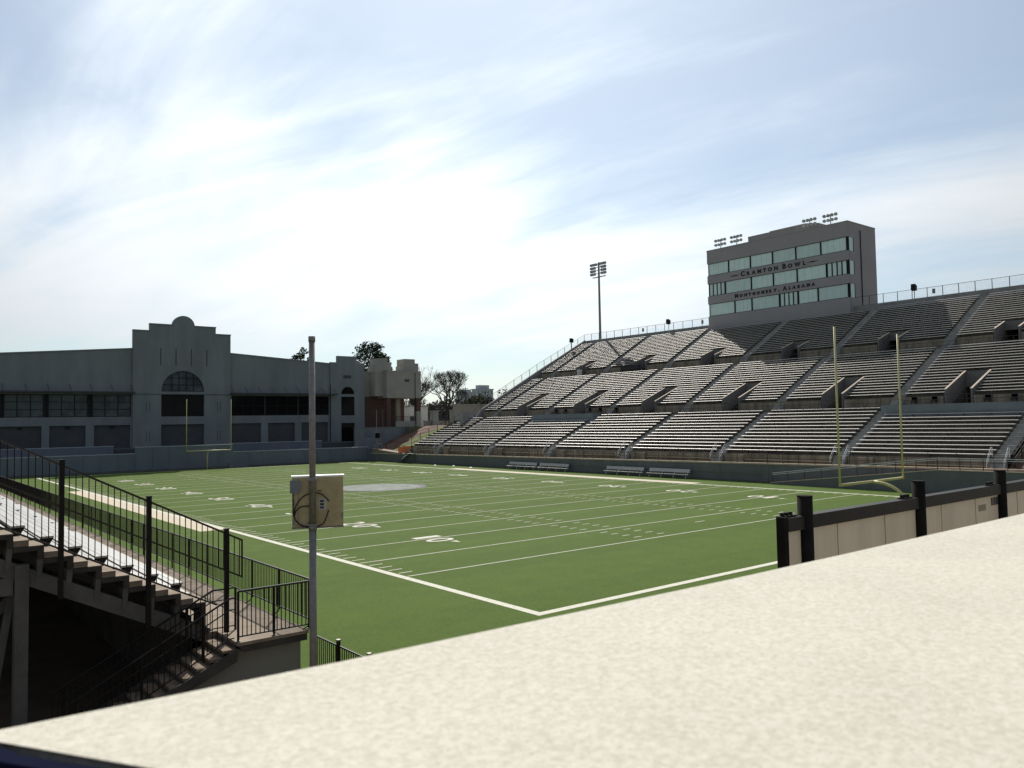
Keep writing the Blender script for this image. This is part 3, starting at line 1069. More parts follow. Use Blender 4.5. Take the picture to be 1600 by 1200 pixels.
def pb_window(ya, yb, za, zb, n):
    """one glazed bay: frame, panes and blind joints"""
    fr = MB()
    fr.box(PX+.02, PX+.20, ya-.11, ya, za, zb).box(PX+.02, PX+.20, yb, yb+.11, za, zb)
    fr.box(PX+.02, PX+.20, ya, yb, za, za+.07).box(PX+.02, PX+.20, ya, yb, zb-.07, zb)
    f = fr.build('window', 'mullion', pb)
    step = (yb-ya)/n
    for i in range(n):
        a, b = ya+step*i, ya+step*(i+1)
        if n > 1:
            g = .09
            sub(MB().box(PX+.12, PX+.14, a+g, b-g, za+.07, zb-.07), 'pane', rnd.choice(('pb_glass', 'pb_glass0', 'pb_glass1', 'pb_glass2')), f)
            sub(MB().box(PX+.06, PX+.18, a, a+g-.002, za+.075, zb-.075).box(PX+.06, PX+.18, b-g+.002, b, za+.075, zb-.075), 'mullion', 'mullion', f)
        else:
            sub(MB().box(PX+.12, PX+.14, a, b, za+.07, zb-.07), 'pane', rnd.choice(('pb_glass', 'pb_glass0', 'pb_glass1', 'pb_glass2')), f)
            s = MB()
            for k in range(1, 4):
                y = ya+(yb-ya)*k/4
                wd = .02 if k != 2 else .03
                s.box(PX+.112, PX+.119, y-wd, y+wd, za+.075, zb-.075)
            sub(s, 'blind_joint', 'pb_stripe', f)


def strip(ys, za, zb, narrow):
    for k, (b, a) in enumerate(zip(ys[:-1], ys[1:])):
        pb_window(a+.11, b-.11, za, zb, 4 if k in narrow else 1)


strip([63.7, 59.48, 55.15, 50.96, 46.78, 42.52, 38.3], Z[5], Z[6], ())
strip([63.7, 60.26, 55.09, 50.93, 46.67, 41.7, 38.3], Z[3], Z[4], (0, 5))
strip([63.7, 58.44, 55.09, 49.94, 46.58, 43.22, 38.3], Z[1], Z[2], (3,))
for i in (1, 3, 5):        # corner lights on the near side
    f = MB().box(PX+.22, PX+.32, py0-.02, py0+.1, Z[i], Z[i+1]).box(PX+BAY, PX+BAY+.1, py0-.03, py0+.1, Z[i], Z[i+1]).build('window', 'mullion', pb)
    sub(MB().box(PX+.32, PX+BAY, py0+.02, py0+.05, Z[i]+.03, Z[i+1]-.03), 'pane', 'pb_glass', f)
MB().tube((98.4, py0-.12, 23.0), (98.4, py0-.12, 35.2), .07, n=8).build('downpipe', 'mullion', pb)
MB().box(PX+1.65, PX+2.6, py0-.9, py0-.05, 22.3, 23.4).build('side_landing', 'pb_wall', pb)


def sign(txt, y_left, y_right, z, cap, small, depth=.05):
    glyphs, x = [], 0.0
    first = True
    for ch in txt:
        if ch == ' ':
            x += small*.75
            first = True
            continue
        size = cap if first else small
        if ch in ',':
            size = small*.9
        me, w = glyph(ch, size*1.38, depth/2, .048)
        glyphs.append((me, x))
        x += w*1.16 + small*.34
        first = False
    k = (y_left-y_right)/(x-small*.34)
    for me, gx in glyphs:
        me.materials.append(MT['letter'])
        o = link('letter', me, pb)
        o.matrix_local = Matrix.Translation(Vector(pb['org'])) @ Matrix.Identity(4)
        rot = Matrix(((0, 0, -1, PX-.03), (-k, 0, 0, y_left-k*gx), (0, 1, 0, z), (0, 0, 0, 1)))
        o.matrix_parent_inverse = Matrix.Translation(-Vector(pb['org']))
        o.matrix_basis = rot


sign('CRAMTON BOWL', 57.05, 45.0, 30.72, .80, .62)
sign('MONTGOMERY, ALABAMA', 58.35, 43.5, 27.25, .62, .47)
for y0_, y1_ in ((57.3, 59.15), (43.0, 44.8)):
    MB().box(PX-.05, PX-.003, y0_, y1_, 30.98, 31.05).box(PX-.06, PX-.003, y0_+.5, y1_-.5, 30.93, 31.10).build('letter_rule', 'letter', pb)


# floodlights --------------------------------------------------------------
def lamp_geo(mb, lens, c, aim, r=.2):
    aim = Vector(aim).normalized()
    c = Vector(c)
    mb.tube(c-aim*.28, c-aim*.10, r*.35, r*.7, n=8)
    mb.tube(c-aim*.10, c+aim*.12, r*.7, r, n=8)
    lens.tube(c+aim*.122, c+aim*.135, r*.92, r*.92, n=8)


def rack(y, label):
    x, z0 = 96.6, 36.27
    t = thing('floodlight_rack', label, 'floodlights', (x, y, z0), 'floodlight racks on the press box roof')
    MB().tube((x, y, z0), (x, y, z0+2.0), .07, n=8).build('mast', 'galv', t)
    for zz in (z0+1.0, z0+1.75):
        MB().box(x-.04, x+.04, y-1.05, y+1.05, zz-.04, zz+.04).build('crossarm', 'galv', t)
        for k in range(4):
            a, b = MB(), MB()
            lamp_geo(a, b, (x-.12, y-.95+.633*k, zz+.1), (-.75, -.1 if k % 2 else -.35, -.62), .29)
            o = a.build('lamp', 'lamp', t)
            sub(b, 'lens', 'lens', o)
    return t


rack(62.2, 'leftmost floodlight rack on the press box roof')
rack(58.9, 'second floodlight rack from the left, near left roof corner')
rack(45.2, 'floodlight rack beside the raised rooftop penthouse')
rack(41.7, 'rightmost and highest looking floodlight rack on the press box')

lt = thing('light_tower', 'tall stadium light tower rising behind the grandstand', 'light tower', (100, 95.6, 6.3))
tx, ty = 99.0, 94.6
MB().tube((tx, ty, 6.3), (tx, ty, 39.9), .34, .2, n=12).build('pole', 'galv', lt)
for k, zz in enumerate((39.6, 38.9, 38.25, 37.6)):
    MB().box(tx-.06, tx+.06, ty-2.2, ty+2.2, zz-.05, zz+.05).build('crossarm', 'galv', lt)
    offs = (-2.05, -1.55, -1.05, -.55, .55, 1.05, 1.55, 2.05) if k == 0 else (-2.05, -1.55, -1.0, 1.0, 1.55, 2.05)
    for d in offs:
        a, b = MB(), MB()
        lamp_geo(a, b, (tx-.15, ty+d, zz-.05), (-.8, -.25, -.55), .33)
        sub(b, 'lens', 'lens', a.build('lamp', 'lamp', lt))
MB().box(tx-.5, tx+.1, ty-2.1, ty+1.6, 36.75, 36.82).build('catwalk', 'galv', lt)
MB().path([(tx-.5, ty-2.2, 36.8), (tx-.5, ty-2.2, 39.7)], .025, 6).build('ladder_rail', 'galv', lt)

# ================================================================== TEAM BENCHES, RAMP, STEPS
for n_, (ya, yb, lab) in enumerate(((63.6, 70.0, 'leftmost aluminium team bench by the far wall'), (57.0, 63.2, 'second aluminium team bench from the left by the wall'),
                                    (43.6, 50.1, 'third aluminium team bench from the left by the wall'), (36.6, 42.9, 'rightmost aluminium team bench by the wall'))):
    t = thing('team_bench', lab, 'bench', (54.3, (ya+yb)/2, 0), 'aluminium team benches along the right sideline wall')
    MB().box(54.0, 54.4, ya, yb, .44, .50).build('seat', 'alu', t)
    MB().prism([(54.46, ya+.1, .68), (54.52, ya+.1, .67), (54.64, ya+.1, 1.06), (54.58, ya+.1, 1.07)], (0, yb-ya-.2, 0)).build('backrest', 'alu', t)
    for k in range(4):
        y = ya+.4+(yb-ya-.8)*k/3
        MB().bar((54.05, y, .01), (54.2, y, .44), .05, .05).bar((54.62, y, .01), (54.36, y, .44), .05, .05).bar((54.36, y, .44), (54.6, y, 1.0), .04, .04).build('leg', 'rail_alu', t)

RX0, RX1 = 53.6, 55.1


def ramp_z(y):
    return max(0.02, min(1.95, (25.5-y)/16.5*1.95))


ramp = thing('access_ramp', 'grey walled access ramp rising along the field wall', 'ramp', (54.3, 15, 0))
MB().poly([(RX0+.16, 25.5, .02), (RX1, 25.5, .02), (RX1, 9.0, 1.95), (RX0+.16, 9.0, 1.95)]).build('ramp_floor', 'conc_tan', ramp)
MB().quad((RX0+.16, 9.0, 1.95), (RX1, 9.0, 1.95), (RX1, -9.5, 2.0), (RX0+.16, -9.5, 2.0)).build('landing', 'conc_tan', ramp)
MB().prism([(RX0, 25.6, 0), (RX0, -9.5, 0), (RX0, -9.5, 2.05), (RX0, 9.0, 2.02), (RX0, 25.6, .12)], (.16, 0, 0)).build('side_wall', 'blue_wall', ramp)
MB().prism([(RX0-.03, 25.6, .122), (RX0-.03, 9.0, 2.022), (RX0-.03, 9.0, 2.09), (RX0-.03, 25.6, .18)], (.22, 0, 0)).build('coping', 'coping', ramp)
MB().prism([(RX0-.03, 8.99, 2.025), (RX0-.03, -9.5, 2.055), (RX0-.03, -9.5, 2.12), (RX0-.03, 8.99, 2.09)], (.22, 0, 0)).build('coping', 'coping', ramp)
rr = thing('ramp_railing', 'long double handrail of the ramp behind the near goalpost', 'railing', (54, 15, 1))
railing(rr, [(RX0+.06, 25.4, .15), (RX0+.06, 9.0, 2.09), (RX0+.06, -9.4, 2.12)], 1.0, 1.9, rails=(1.0, .84), r=.03, pr=.032)
for rr_o in list(rr.children):
    if rr_o.name.startswith('rail'):
        rr_o.data.materials[0] = MT['rail_alu']

st = thing('field_steps', 'blue grey steel steps leading down onto the far corner turf', 'steps', (54.5, 98, 0))
for k in range(6):
    MB().box(54.2, 55.15, 101.6-.5*k-.5, 101.6-.5*k, .24+.26*k, .29+.26*k).build('tread', 'teal_steel', st)
for x in (54.2, 55.1):
    MB().bar((x, 101.6, .1), (x, 98.4, 1.75), .06, .2).build('stringer', 'teal_steel', st)
    MB().path([(x, 101.5, .95), (x, 98.5, 2.5), (x, 96.9, 2.5)], .03, 6).build('handrail', 'teal_steel', st)
    for y, z in ((98.4, 2.5), (96.9, 2.5), (100, 1.7)):
        MB().tube((x, y, 0.0), (x, y, z), .04, n=6).build('post', 'teal_steel', st)
MB().box(54.2, 55.15, 96.9, 98.4, 1.62, 1.70).build('landing', 'teal_steel', st)

# orange safety netting on the far corner, hung between stakes
on = thing('safety_netting', 'bright orange safety netting across the far corner walkway', 'netting', (57, 102.5, 1.7))
NP = [(54.95, 102.3), (55.6, 102.5), (56.3, 102.65), (57.0, 102.55), (57.7, 102.7), (58.5, 102.6)]
zz_ = [2.78, 2.68, 2.88, 2.72, 2.84, 2.74]
for i in range(5):
    (xa, ya), (xb, yb) = NP[i], NP[i+1]
    mb = MB()
    za, zb = 1.62+.05*i, 1.67+.05*i
    for k in range(7):
        f0 = k/7
        mb.quad((xa, ya, za+(zz_[i]-za)*f0), (xb, yb, zb+(zz_[i+1]-zb)*f0), (xb, yb, zb+(zz_[i+1]-zb)*(f0+.105)), (xa, ya, za+(zz_[i]-za)*(f0+.105)))
    for k in range(14):
        f0 = k/14
        p0 = Vector((xa+(xb-xa)*f0, ya+(yb-ya)*f0+.006, za))
        p1 = Vector((xa+(xb-xa)*(f0+.045), ya+(yb-ya)*(f0+.045)+.006, za))
        mb.quad(p0, p1, p1+Vector((0, 0, zz_[i]-za)), p0+Vector((0, 0, zz_[i]-za)))
    mb.build('net_panel', 'orange', on)
for (x, y), z in zip(NP, zz_):
    MB().tube((x, y+.03, 1.4), (x, y+.03, z+.1), .025, n=6).build('stake', 'dark_rail', on)
# litter
for x, y, lab in ((52.85, 87.3, 'leftmost white scrap on the turf by the far wall'), (53.5, 82.9, 'small white scrap, second from left by the wall'), (52.5, 76.9, 'largest white scrap lying on the turf by the wall')):
    mb = MB()
    for i in range(7):
        a, b = i*.9, (i+1)*.9
        mb.poly([(x, y, .18), (x+.26*math.cos(a), y+.4*math.sin(a), .02), (x+.26*math.cos(b), y+.4*math.sin(b), .02)])
    tag(mb.build('plastic_bag', 'white_metal'), lab, 'litter', 'white scraps on the turf')


# ================================================================== GOALPOSTS
def bend(p0, pts):
    return [Vector(p0)+Vector(p) for p in pts]


def goalpost(cx, y_base, y_bar, label, zc_, top):
    t = thing('goalpost', label, 'goalpost', (cx, y_base, 0))
    s = 1 if y_bar > y_base else -1
    d = abs(y_bar-y_base)
    arc = [(cx, y_base, 0), (cx, y_base, zc_-1.35)]
    for i in range(1, 9):
        a = math.pi/2*i/8
        arc.append((cx, y_base+s*d*(1-math.cos(a)), zc_-1.35+1.33*math.sin(a)))
    MB().path(arc, .085, 10).build('gooseneck', 'yellow', t, smooth=True)
    MB().tube((cx-3.556, y_bar, zc_), (cx+3.556, y_bar, zc_), .075, n=10).build('crossbar', 'yellow', t, smooth=True)
    for q in (-1, 1):
        MB().tube((cx+q*3.556, y_bar, zc_-.07), (cx+q*3.556, y_bar, top), .055, n=10).build('upright', 'yellow', t, smooth=True)
    return t


goalpost(24.8, -1.75, 0.15, 'yellow goalpost near right, its uprights rising before the bleachers', 3.2, 11.66)
goalpost(24.0, L+1.0, L+.1, 'yellow goalpost before the arched grey building at far end', 3.1, 11.42)

# ================================================================== FAR END WALL AND ARCHED BUILDING
ew = thing('end_zone_wall', 'blue grey padded wall along the far end of the field', 'wall', (24, 113, 0))
YW = 113.0
for x0, x1, top in ((-40, 13.6, 2.85), (13.6, 29.0, 3.85), (29.0, 54.6, 2.58)):
    n = max(1, round((x1-x0)/2.44))
    for i in range(n):
        a, b = x0+(x1-x0)*i/n, x0+(x1-x0)*(i+1)/n
        MB().box(a+.012, b-.012, YW, YW+.3, .32, top).build('wall_panel', 'end_wall', ew)
    MB().box(x0, x1, YW-.04, YW+.4, top+.002, top+.10).build('coping', 'end_cap', ew)
MB().box(-40, 54.6, YW-.03, YW+.3, 0.004, .318).build('base_strip', 'rust_base', ew)
MB().box(54.6, 55.2, YW-.4, YW+.3, 0.004, 2.4).build('corner_pier', 'end_wall', ew)
MB().box(28.2, 31.5, YW-.5, YW-.05, 0.01, .75).build('equipment_step', 'end_wall', ew)
structure(MB().box(-60, 58, YW+.31, 121.5, -.3, 2.5), 'end_terrace', 'recess', 'raised terrace behind the far end wall')



def FX(x):                      # facade points from image pixels, scaled about the camera to a farther plane
    return 1.0704*x+1.326


def FZ(z):
    return 1.0704*z-0.482


YB = 130.0
ab = thing('arched_building', 'large grey stucco hall with stepped gable and arched window', 'building', (25.8, YB, 3.45))


def wall_holes(x0, x1, z0, z1, holes, y, depth, name='wall', m='stucco', th=.4):
    """front sheet with rectangular openings and reveals, written as one mesh"""
    xs = sorted({x0, x1, *[h[0] for h in holes], *[h[1] for h in holes]})
    zs = sorted({z0, z1, *[h[2] for h in holes], *[h[3] for h in holes]})
    mb = MB()
    for xa, xb in zip(xs[:-1], xs[1:]):
        for za, zb in zip(zs[:-1], zs[1:]):
            cx, cz = (xa+xb)/2, (za+zb)/2
            if any(h[0] < cx < h[1] and h[2] < cz < h[3] for h in holes):
                continue
            mb.quad((xa, y, za), (xb, y, za), (xb, y, zb), (xa, y, zb))
    for a, b, c, d in holes:
        mb.quad((a, y, c), (a, y, d), (a, y+depth, d), (a, y+depth, c))
        mb.quad((b, y, c), (b, y+depth, c), (b, y+depth, d), (b, y, d))
        mb.quad((a, y, d), (b, y, d), (b, y+depth, d), (a, y+depth, d))
        mb.quad((a, y, c), (a, y+depth, c), (b, y+depth, c), (b, y, c))
    return mb.build(name, m, ab)


def window(x0, x1, z0, z1, y, nx, nz, glass='glass', name='window', parent=None):
    parent = parent or ab
    t = .13
    fr = MB()
    fr.box(x0, x1, y-.06, y+.05, z0, z0+t).box(x0, x1, y-.06, y+.05, z1-t, z1)
    fr.box(x0, x0+t, y-.06, y+.05, z0+t, z1-t).box(x1-t, x1, y-.06, y+.05, z0+t, z1-t)
    for i in range(1, nx):
        x = x0+(x1-x0)*i/nx
        fr.box(x-t/2, x+t/2, y-.055, y+.045, z0+t, z1-t)
    f = fr.build(name, 'mullion', parent)
    bars = MB()
    for k in range(1, nz):
        z = z0+(z1-z0)*k/nz
        bars.box(x0+t, x1-t, y-.045, y+.035, z-.055, z+.055)
    if nz > 1:
        sub(bars, 'glazing_bar', 'mullion', f)
    for i in range(nx):
        a, b = x0+(x1-x0)*i/nx+t/2, x0+(x1-x0)*(i+1)/nx-t/2
        sub(MB().box(a, b, y+.006, y+.016, z0+t, z1-t), 'pane', glass if glass != 'hall_glass' else rnd.choice(('hall_glass', 'hall_glass0', 'hall_glass1', 'hall_glass2')), f)
    return f


WB, WT = FZ(8.85), FZ(12.45)
LB, LT = FZ(3.7), FZ(7.48)
BASE = 3.45
zcap = FZ(12.95)
# ---- left wing
lx0, lx1 = FX(-34), FX(14.76)
lwins = [(FX(a), FX(b)) for a, b in ((-28.0, -22.3), (-21.8, -16.1), (-15.6, -9.9), (-9.4, -3.75), (-3.3, 2.05), (2.6, 8.2), (8.8, 14.6))]
llow = [(FX(a), FX(b)) for a, b in ((-29.2, -24.1), (-22.9, -17.8), (-16.6, -11.5), (-10.3, -5.2), (-4.0, 1.75), (2.79, 7.89), (9.1, 14.5))]
wall_holes(lx0, lx1, BASE, zcap, [(a, b, WB, WT) for a, b in lwins] + [(a, b, LB, LT) for a, b in llow], YB, .45)
MB().prism([(lx0, YB, zcap), (lx1, YB, zcap), (lx1, YB, FZ(20.06)), (lx0, YB, FZ(16.0))], (0, 20, 0)).build('upper_wall', 'stucco', ab)
MB().prism([(lx0, YB-.12, FZ(16.0)), (lx1, YB-.12, FZ(20.06)), (lx1, YB-.12, FZ(20.06)+.22), (lx0, YB-.12, FZ(16.0)+.22)], (0, .5, 0)).build('roof_edge', 'stucco', ab)
for (a, b), (c, d) in zip(lwins[:-1], lwins[1:]):
    MB().box(b+.002, c-.002, YB-.03, YB-.003, WB-.03, WT+.03).build('window_pier', 'mullion', ab)
for a, b in lwins:
    window(a, b, WB, WT, YB+.35, 3, 3, 'hall_glass')
for a, b in llow:
    MB().box(a, b, YB+.40, YB+.5, LB, LT).build('recess_panel', 'recess', ab)
    MB().box((a+b)/2-.25, (a+b)/2+.25, YB-.02, YB+.38, LT-.5, LT-.2).build('wall_lamp', 'mullion', ab)
# ---- central tower
TY = YB-.45
tx0, tx1 = FX(14.75), FX(30.91)
TC = (tx0+tx1)/2
AX0, AX1 = FX(19.22), FX(26.33)
ACX, AR = (AX0+AX1)/2, (AX1-AX0)/2
AZ = FZ(13.05)
wall_holes(tx0, tx1, BASE, AZ, [(AX0, AX1, FZ(8.8), FZ(12.5)), (AX0, AX1, FZ(3.8), FZ(7.45))], TY, .7)
# tower front above the spring of the arch, cut round the arch
NA = 20
arch = [(ACX-AR*math.cos(math.pi*i/NA), AZ+AR*math.sin(math.pi*i/NA)) for i in range(NA+1)]
TZ1 = AZ+AR+.5
mb = MB()
for (xa, za), (xb, zb) in zip(arch[:-1], arch[1:]):
    mb.quad((xa, TY, za), (xb, TY, zb), (xb, TY, TZ1), (xa, TY, TZ1))
    mb.quad((xa, TY, za), (xa, TY+.6, za), (xb, TY+.6, zb), (xb, TY, zb))
mb.quad((tx0, TY, AZ), (AX0, TY, AZ), (AX0, TY, TZ1), (tx0, TY, TZ1))
mb.quad((AX1, TY, AZ), (tx1, TY, AZ), (tx1, TY, TZ1), (AX1, TY, TZ1))
mb.build('arch_wall', 'stucco', ab)
st1, st2 = FZ(23.15), FZ(24.35)
sx0, sx1 = FX(17.34), FX(28.30)
DX, DR, DZ = FX(22.84), 1.0*(FX(24.67)-FX(20.94))/2, FZ(24.2)
outl = [(tx0, TZ1), (tx1, TZ1), (tx1, st1), (sx1, st1), (sx1, st2)]
for i in range(0, 17):
    a = math.pi*i/16
    outl.append((DX+DR*math.cos(a), st2+(FZ(26.14)-st2)*math.sin(a)))
outl += [(sx0, st2), (sx0, st1), (tx0, st1)]
MB().prism([(x, TY, z) for x, z in outl], (0, .7, 0)).build('stepped_gable', 'stucco', ab)
for a, b, z in ((tx0, sx0, st1), (sx1, tx1, st1), (sx0, DX-DR, st2), (DX+DR, sx1, st2)):
    MB().box(a-.05, b+.05, TY-.12, TY+.6, z+.002, z+.2).build('gable_coping', 'stucco', ab)
for sgn, xx in ((1, tx0), (-1, tx1)):
    MB().quad((xx, TY, BASE), (xx, TY+6, BASE), (xx, TY+6, TZ1), (xx, TY, TZ1)).build('tower_side', 'stucco', ab)
for x in (19.1, 21.58, 24.14, 26.75):
    MB().box(FX(x)-.07, FX(x)+.07, TY-.05, TY-.003, FZ(17.5), FZ(20.4)).build('slit_dark_strip', 'recess', ab)  # dark strips paint the shade in narrow wall slits
MB().box(tx0-.05, tx1+.05, TY-.06, TY-.003, FZ(12.52), FZ(12.62)).build('belt_course', 'recess', ab)
for x in (16.9, 28.6):
    for z in (4.6, 9.6):
        MB().box(FX(x)-.03, FX(x)+.03, TY-.04, TY-.003, FZ(z), FZ(z+1.7)).box(FX(x)+.5, FX(x)+.56, TY-.04, TY-.003, FZ(z), FZ(z+1.7)).build('wall_bracket', 'recess', ab)
window(AX0, AX1, FZ(8.8), FZ(12.5), TY+.5, 3, 1, 'glass_black')
MB().box(AX0, AX1, TY+.55, TY+.65, FZ(3.8), FZ(7.45)).build('recess_panel', 'recess', ab)
aw = MB()
for (xa, za), (xb, zb) in zip(arch[:-1], arch[1:]):
    aw.bar((xa, TY+.38, za), (xb, TY+.38, zb), .1, .14)
aw.box(AX0, AX1, TY+.33, TY+.45, AZ, AZ+.1)
fr = aw.build('arched_window', 'mullion', ab)
sub(MB().poly([(x, TY+.40, z) for x, z in reversed(arch)]), 'pane', 'hall_glass', fr)
gb = MB()
for q in (-.5, -.17, .17, .5):
    gb.box(ACX+q*AR-.065, ACX+q*AR+.065, TY+.34, TY+.38, AZ+.1, AZ+AR*math.sqrt(1-q*q))
for q in (.33, .66):
    w_ = AR*math.sqrt(1-q*q)
    gb.box(ACX-w_, ACX+w_, TY+.345, TY+.375, AZ+q*AR-.06, AZ+q*AR+.06)
sub(gb, 'glazing_bar', 'mullion', fr)
# ---- right wing
rx0, rx1 = FX(30.91), FX(50.3)
rwin = [(FX(31.25), FX(37.4)), (FX(37.6), FX(43.8)), (FX(44.0), FX(50.1))]
rlow = [(FX(31.25), FX(36.63)), (FX(37.95), FX(43.15)), (FX(44.42), FX(49.9))]
wall_holes(rx0, rx1, BASE, zcap, [(a, b, WB, WT) for a, b in rwin] + [(a, b, LB, LT) for a, b in rlow], YB, .45)
MB().prism([(rx0, YB, zcap), (rx1, YB, zcap), (rx1, YB, FZ(18.71)), (rx0, YB, FZ(19.91))], (0, 20, 0)).build('upper_wall', 'stucco', ab)
MB().prism([(rx0, YB-.12, FZ(19.91)), (rx1, YB-.12, FZ(18.71)), (rx1, YB-.12, FZ(18.71)+.22), (rx0, YB-.12, FZ(19.91)+.22)], (0, .5, 0)).build('roof_edge', 'stucco', ab)
for (a, b), (c, d) in zip(rwin[:-1], rwin[1:]):
    MB().box(b+.002, c-.002, YB-.03, YB-.003, WB-.03, WT+.03).build('window_pier', 'mullion', ab)
for a, b in rwin:
    window(a, b, WB, WT, YB+.35, 3, 2, 'glass_black')
for a, b in rlow:
    MB().box(a, b, YB+.40, YB+.5, LB, LT).build('recess_panel', 'recess', ab)
# ---- canopies on tie rods
for a, b, n in ((lx0, FX(15.39)-.6, 16), (FX(30.79)+.1, FX(51.2), 8)):
    MB().prism([(a, YB-1.9, FZ(12.66)), (b, YB-1.9, FZ(12.66)), (b, YB-.003, FZ(12.66)), (a, YB-.003, FZ(12.66))], (0, 0, .28)).build('canopy', 'canopy', ab)
    for i in range(n+1):
        x = a+.3+(b-a-.6)*i/n
        MB().tube((x, YB-1.7, FZ(12.66)+.28), (x, YB-.02, FZ(12.66)+1.5), .035, n=6).build('tie_rod', 'mullion', ab)
# ---- right mini tower
mx0, mx1 = FX(50.3), FX(57.6)
MY = YB-.35
AX2, AX3 = FX(52.53), FX(55.42)
AZ2 = FZ(12.9)
c2, r2_ = (AX2+AX3)/2, (AX3-AX2)/2
wall_holes(mx0, mx1, BASE, AZ2, [(AX2, AX3, FZ(8.73), FZ(12.38)), (AX2, AX3, FZ(3.56), FZ(7.25))], MY, .6)
arc2 = [(c2-r2_*math.cos(math.pi*i/14), AZ2+r2_*math.sin(math.pi*i/14)) for i in range(15)]
mb = MB()
Z2 = AZ2+r2_+.4
for (xa, za), (xb, zb) in zip(arc2[:-1], arc2[1:]):
    mb.quad((xa, MY, za), (xb, MY, zb), (xb, MY, Z2), (xa, MY, Z2))
    mb.quad((xa, MY, za), (xa, MY+.5, za), (xb, MY+.5, zb), (xb, MY, zb))
mb.quad((mx0, MY, AZ2), (AX2, MY, AZ2), (AX2, MY, Z2), (mx0, MY, Z2))
mb.quad((AX3, MY, AZ2), (mx1, MY, AZ2), (mx1, MY, Z2), (AX3, MY, Z2))
mb.build('arch_wall', 'stucco', ab)
o2 = [(mx0, Z2), (mx1, Z2), (mx1, FZ(19.1)), (FX(55.95), FZ(19.1)), (FX(55.95), FZ(20.37)), (FX(51.76), FZ(20.37)), (FX(51.76), FZ(19.1)), (mx0, FZ(19.1))]
MB().prism([(x, MY, z) for x, z in o2], (0, .7, 0)).build('stepped_gable', 'stucco', ab)
MB().box(mx0+.001, mx1, MY+.61, MY+5, BASE, Z2).build('tower_core', 'glass_black', ab)
MB().box(FX(53.0), FX(54.7), MY-.03, MY-.003, FZ(16.0), FZ(16.6)).build('vent', 'recess', ab)
f = window(AX2, AX3, FZ(8.73), FZ(12.38), MY+.4, 1, 1, 'glass_black')
f = window(AX2, AX3, FZ(3.56), FZ(7.25), MY+.4, 1, 1, 'glass_black')
sub(MB().poly([(x, MY+.42, z) for x, z in reversed(arc2)]), 'fanlight', 'glass_black', f)
MB().box(lx0, mx1, YB+.52, YB+24, BASE, zcap-.01).build('building_core', 'stucco', ab)
# low walls in front of the openings
lw = thing('terrace_parapet', 'low blue grey parapet in front of the hall openings', 'wall', (10, 121, 2.5))
for a, b, z in ((-38, 12.2, 3.95), (31.3, 49.0, 3.85)):
    n = round((b-a)/5)
    for i in range(n):
        MB().box(a+(b-a)*i/n+.01, a+(b-a)*(i+1)/n-.01, 121.0, 121.3, 2.5, z).build('wall_panel', 'end_wall', lw)
    MB().box(a-.05, b+.05, 120.95, 121.36, z+.002, z+.1).build('coping', 'end_cap', lw)

# ================================================================== BRICK ENTRANCE BUILDING
eb = thing('entrance_building', 'cream and brick entrance pavilion with stepped turrets', 'building', (69, 130, 6.3))
MB().box(mx1+.05, 69.9, 131, 142, 12.9, 18.1).build('upper_wall', 'stucco_pale', eb)
MB().box(mx1+.05, 69.95, 130.9, 131.5, 18.102, 18.3).build('roof_cap', 'stucco_pale', eb)
MB().box(mx1+.05, 69.6, 131.06, 142, 5.5, 12.898).build('brick_wall', 'brick', eb)
# front block
MB().box(66.9, 75.5, 127, 139, 12.5, 18.2).build('upper_wall', 'stucco_pale', eb)
MB().box(66.8, 75.6, 126.9, 139.1, 18.202, 18.4).build('roof_cap', 'stucco_pale', eb)
for pts, dy in (([(64.9, 17.9), (64.9, 19.5), (65.4, 19.5), (65.4, 21.0), (68.0, 21.2), (68.0, 20.3), (68.95, 20.3), (68.95, 17.9)], 128.5),
                ([(71.6, 18.3), (71.6, 19.6), (71.9, 19.6), (71.9, 21.1), (74.6, 21.1), (74.6, 20.2), (75.5, 20.2), (75.5, 18.3)], 128.0)):
    MB().prism([(x, dy, z) for x, z in pts], (0, 3.2, 0)).build('turret', 'stucco_pale', eb)
MB().box(65.0, 68.9, 128.52, 131.65, 12.9, 17.88).build('turret_base', 'stucco_pale', eb)
MB().box(74.35, 75.4, 127.05, 128.1, 9.6, 12.498).build('brick_pier', 'brick', eb)
MB().box(74.3, 75.45, 127.02, 128.15, 5.8, 9.598).build('pier_base', 'stucco_pale', eb)
MB().box(66.95, 67.9, 127.1, 128.1, 5.8, 12.498).build('brick_pier', 'brick', eb)
MB().box(70.4, 71.1, 129.0, 129.7, 5.8, 12.498).build('column', 'far_tan', eb)
MB().box(71.9, 72.6, 131.0, 131.7, 5.8, 12.498).build('column', 'far_tan', eb)
MB().box(66.95, 75.4, 134.0, 134.3, 5.8, 12.498).build('brick_wall', 'brick', eb)
MB().box(69.2, 74.3, 127.2, 127.45, 5.8, 7.5).build('balcony_wall', 'stucco_pale', eb)
mb = MB()
for i in range(26):
    x = 69.3+i*.2
    mb.box(x-.015, x+.015, 127.3, 127.33, 7.5, 8.5)
mb.box(69.2, 74.3, 127.29, 127.34, 8.5, 8.56)
mb.build('balcony_rail', 'mullion', eb)
for x, z in ((71.9, 16.3), (73.2, 8.9)):
    MB().box(x-.6, x+.6, 126.96, 126.997, z-.3, z+.3).build('vent', 'recess', eb) if z > 12 else None
MB().prism([(71.3, 126.95, 16.61), (72.5, 126.95, 16.61), (71.9, 126.95, 17.2)], (0, .045, 0)).build('vent_hood', 'stucco_pale', eb)
MB().tube((73.95, 126.9, 6.0), (73.95, 126.9, 18.0), .06, n=6).build('downpipe', 'mullion', eb)
MB().box(mx1+.06, 75.6, 127.0, 141.5, 5.2, 5.79).build('floor_slab', 'conc_tan', eb)

